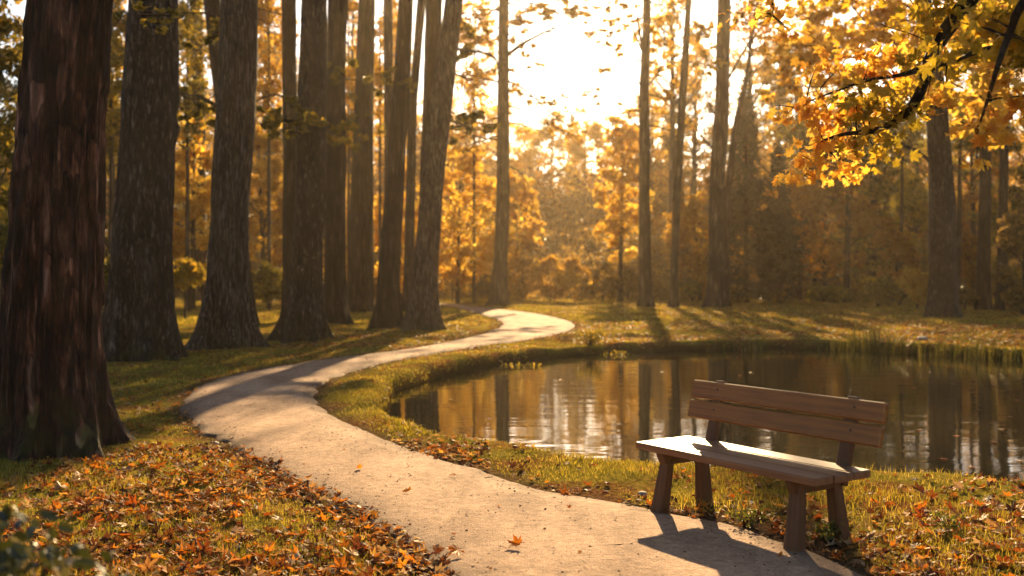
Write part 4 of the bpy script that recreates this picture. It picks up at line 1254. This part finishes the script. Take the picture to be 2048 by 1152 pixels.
def low_plant(px, py, w_, h_, n, leaf, label, mat='plant', z=None, Y=None, kind='low_plant', seed=0):
    r = np.random.default_rng(seed + int(px))
    if Y is None: X, Y = gp(px, py, 0.0)
    else: X = (px - 1024) * Y / F
    g0 = gz1(X, Y)
    root = empty(kind, (X, Y, g0), label, 'plant')
    a = new_acc(); sa = new_acc()
    for k in range(n):
        th = r.random() * 6.28; rr = w_ * r.random() ** .6
        e = np.array([math.cos(th) * rr, math.sin(th) * rr, h_ * r.uniform(.35, 1)])
        limb(sa, (e[0] * .15, e[1] * .15, -.02), e, .003, .0015, sag=.1, seg=4, n=5, r=r)
        V_, F_ = lobed(e + r.normal(size=(5, 3)) * leaf * 1.1, leaf * r.uniform(.6, 1.2, 5), r, OVAL, .35, .4); grow(a, V_, F_)
    build(sa, 'stem', M['twig'], root)
    build(a, 'foliage', M[mat], root)


low_plant(10, 0, .30, 1.03, 170, .036, 'blurred dark green leafy plant in the lower left corner', 'shade_leaf', Y=2.6, kind='leafy_plant')
low_plant(120, 0, .16, .86, 60, .032, 'smaller blurred green plant just right of the corner plant', 'shade_leaf', Y=2.8, kind='leafy_plant')
low_plant(1500, 1052, .13, .11, 26, .02, 'small green weed growing under the middle of the bench')
low_plant(1660, 1085, .12, .12, 26, .022, 'small yellow green weed between the two nearer bench legs')
low_plant(1900, 1075, .11, .10, 20, .02, 'dark green weed among the leaves at the lower right')
low_plant(1180, 690, .35, .35, 90, .04, 'dark leafy bankside plant where path and far bank meet', 'olive')
low_plant(1222, 692, .28, .28, 60, .04, 'second dark leafy bankside plant, a little further right', 'olive')
low_plant(1040, 712, .5, .25, 90, .04, 'low dark bank plant hanging over the water left of the bushy ones', 'olive')


def stick(px, py, length, rad, ang_, label, z=.03):
    X, Y = gp(px, py, 0)
    a = new_acc(); r = np.random.default_rng(int(px + py))
    d = np.array([math.cos(ang_), math.sin(ang_), .0])
    limb(a, -d * length / 2, d * length / 2 + [0, 0, .01], rad, rad * .5, wob_=.2, seg=6, n=8, r=r, subs=1)
    o = build(a, 'twig', M['twig'])
    dd, _ = fields(np.array([[X, Y]])); o.location = (X, Y, (z if dd[0] < 0 else gz1(X, Y) + .02))
    tag(o, label, 'twig')


stick(1240, 1100, .16, .004, .1, 'thin twig on the path in front of the left end of the bench')
stick(978, 963, .07, .003, .05, 'tiny dark twig on the path behind the red leaf')
stick(385, 897, .14, .006, -.3, 'short twig in the sunny grass by the nearest trunk')
stick(1275, 1022, .16, .006, 3.1, 'dark twig at the foot of the far front leg of the bench')
stick(1995, 950, .22, .004, .5, 'pale twig sticking out at the water edge on the right', z=0)


def stone(px, py, s, label, mat='stone', z=0.0):
    X, Y = gp(px, py, z)
    import bmesh
    bm = bmesh.new(); bmesh.ops.create_icosphere(bm, subdivisions=3, radius=s)
    for v in bm.verts:
        n_ = float(fbm(np.array([v.co.x / s + px]), np.array([v.co.y / s]), np.array([v.co.z / s]), 3)[0])
        v.co *= 1 + .18 * n_; v.co.z *= .5
    me = bpy.data.meshes.new('stone'); bm.to_mesh(me); bm.free(); me.materials.append(M['stone'])
    me.polygons.foreach_set('use_smooth', np.ones(len(me.polygons), bool))
    o = link('stone', me); o.location = (X, Y, max(gz1(X, Y), WZ - .02) + s * .2 if abs(z) > 0 else gz1(X, Y) + s * .2)
    tag(o, label, 'stone')


m, nt = mat_new('stone'); q = N(nt)
tc = q.n('ShaderNodeTexCoord').outputs['Object']
nz = q.noise(tc, 30, 5)
b = q.n('ShaderNodeBsdfPrincipled'); q.l(q.ramp(nz, [(.35, (.12, .09, .075)), (.65, (.34, .29, .25))]), b.inputs['Base Color']); b.inputs['Roughness'].default_value = .8
q.l(q.bump(nz, .5, .01), b.inputs['Normal']); q.out(b.outputs[0]); M['stone'] = m
stone(428, 886, .045, 'small flat stone at the left edge of the path')
stone(1285, 990, .04, 'pale stone in the leaves left of the bench')
stone(1845, 690, .13, 'pale flat stone on the far bank beside the reeds', z=-.1)
stone(1500, 1010, .035, 'grey stone in the leaves behind the bench seat')

# leaves floating on the pond
wl = [(1915, 872), (1840, 860), (2002, 860), (1990, 885), (1885, 919), (1943, 935), (2040, 922), (1830, 776), (1905, 768), (1700, 780), (2020, 834), (1760, 838), (1565, 790), (1480, 752), (1325, 745), (1500, 745),
      (1735, 742), (1860, 745), (1985, 770), (2035, 800), (1955, 820), (1120, 760), (1145, 768), (900, 800), (1410, 775)]
ma_ = leaf_meshes
for k, (px, py) in enumerate(wl):
    X, Y = gp(px, py, WZ)
    o = bpy.data.objects.new('floating_leaf', ma_[k % 10]); COL.objects.link(o)
    o.location = (X, Y, WZ + .008); o.scale = (.06, .06, .02); o.rotation_euler = (0, 0, k * 1.7)
    side = 'right part of the pond' if px > 1800 else ('middle of the pond' if px > 1300 else 'left arm of the pond')
    tag(o, f'tiny pale leaf floating on the dark water in the {side}', 'floating leaf', f'leaves floating in the {side}')

# ------------------------------------------------------------------ haze
m, nt = mat_new('warm_haze'); q = N(nt)
pv = q.n('ShaderNodeVolumePrincipled')
pv.inputs['Color'].default_value = (1.0, .80, .55, 1)
pv.inputs['Density'].default_value = .00034
pv.inputs['Anisotropy'].default_value = .68
o_ = q.n('ShaderNodeOutputMaterial'); q.l(pv.outputs[0], o_.inputs['Volume'])
a = new_acc()
hx, y0, y1, z0, z1 = 198, -70, 224, -1.6, 40
c = [(-hx, y0, z0), (hx, y0, z0), (hx, y1, z0), (-hx, y1, z0), (-hx, y0, z1), (hx, y0, z1), (hx, y1, z1), (-hx, y1, z1)]
grow(a, c, [np.array([[0, 3, 2, 1], [4, 5, 6, 7], [0, 1, 5, 4], [1, 2, 6, 5], [2, 3, 7, 6], [3, 0, 4, 7]])])
tag(build(a, 'haze', m), 'warm golden haze hanging in the air', 'haze', None, 'stuff')

# ------------------------------------------------------------------ light, sky, camera
w = bpy.data.worlds.new('World'); scene.world = w; w.use_nodes = True
nt = w.node_tree; nt.nodes.clear()
sky = nt.nodes.new('ShaderNodeTexSky'); sky.sky_type = 'NISHITA'; sky.sun_disc = False
sky.sun_elevation = R(SUN_EL); sky.sun_rotation = R(SUN_AZ)
sky.air_density = 1.0; sky.dust_density = 1.0; sky.ozone_density = 1.0
bg = nt.nodes.new('ShaderNodeBackground'); bg.inputs['Strength'].default_value = 0.05
wo = nt.nodes.new('ShaderNodeOutputWorld')
nt.links.new(sky.outputs[0], bg.inputs[0]); nt.links.new(bg.outputs[0], wo.inputs[0])
ld = bpy.data.lights.new('sun', 'SUN'); ld.energy = 5.0; ld.angle = R(.6); ld.color = (1.0, .71, .36)
sun = bpy.data.objects.new('sun', ld); COL.objects.link(sun)
dv = Vector((math.sin(R(SUN_AZ)) * math.cos(R(SUN_EL)), math.cos(R(SUN_AZ)) * math.cos(R(SUN_EL)), math.sin(R(SUN_EL))))
sun.rotation_euler = dv.to_track_quat('Z', 'Y').to_euler()
sun.location = (0, 0, 30)

cam = bpy.data.cameras.new('camera'); cam.lens = 36 * F / 2048; cam.sensor_width = 36
cam.shift_y = -(576 - HY) / 2048
cam.clip_start = 0.05; cam.clip_end = 2000
cam.dof.use_dof = True; cam.dof.focus_distance = 7.0; cam.dof.aperture_fstop = 1.7
co = bpy.data.objects.new('camera', cam); COL.objects.link(co)
co.location = (0, 0, CH); co.rotation_euler = (R(90), 0, 0)
scene.camera = co

scene.view_settings.view_transform = 'Standard'
scene.view_settings.look = 'None'
scene.view_settings.exposure = 1.82
scene.view_settings.gamma = 1.0
cy = scene.cycles
cy.use_denoising = True
try: cy.denoiser = 'OPENIMAGEDENOISE'
except Exception: pass
cy.max_bounces = 8; cy.diffuse_bounces = 4; cy.glossy_bounces = 3; cy.transmission_bounces = 6; cy.volume_bounces = 1; cy.transparent_max_bounces = 4
cy.use_adaptive_sampling = True; cy.adaptive_threshold = 0.02
cy.sample_clamp_indirect = 6
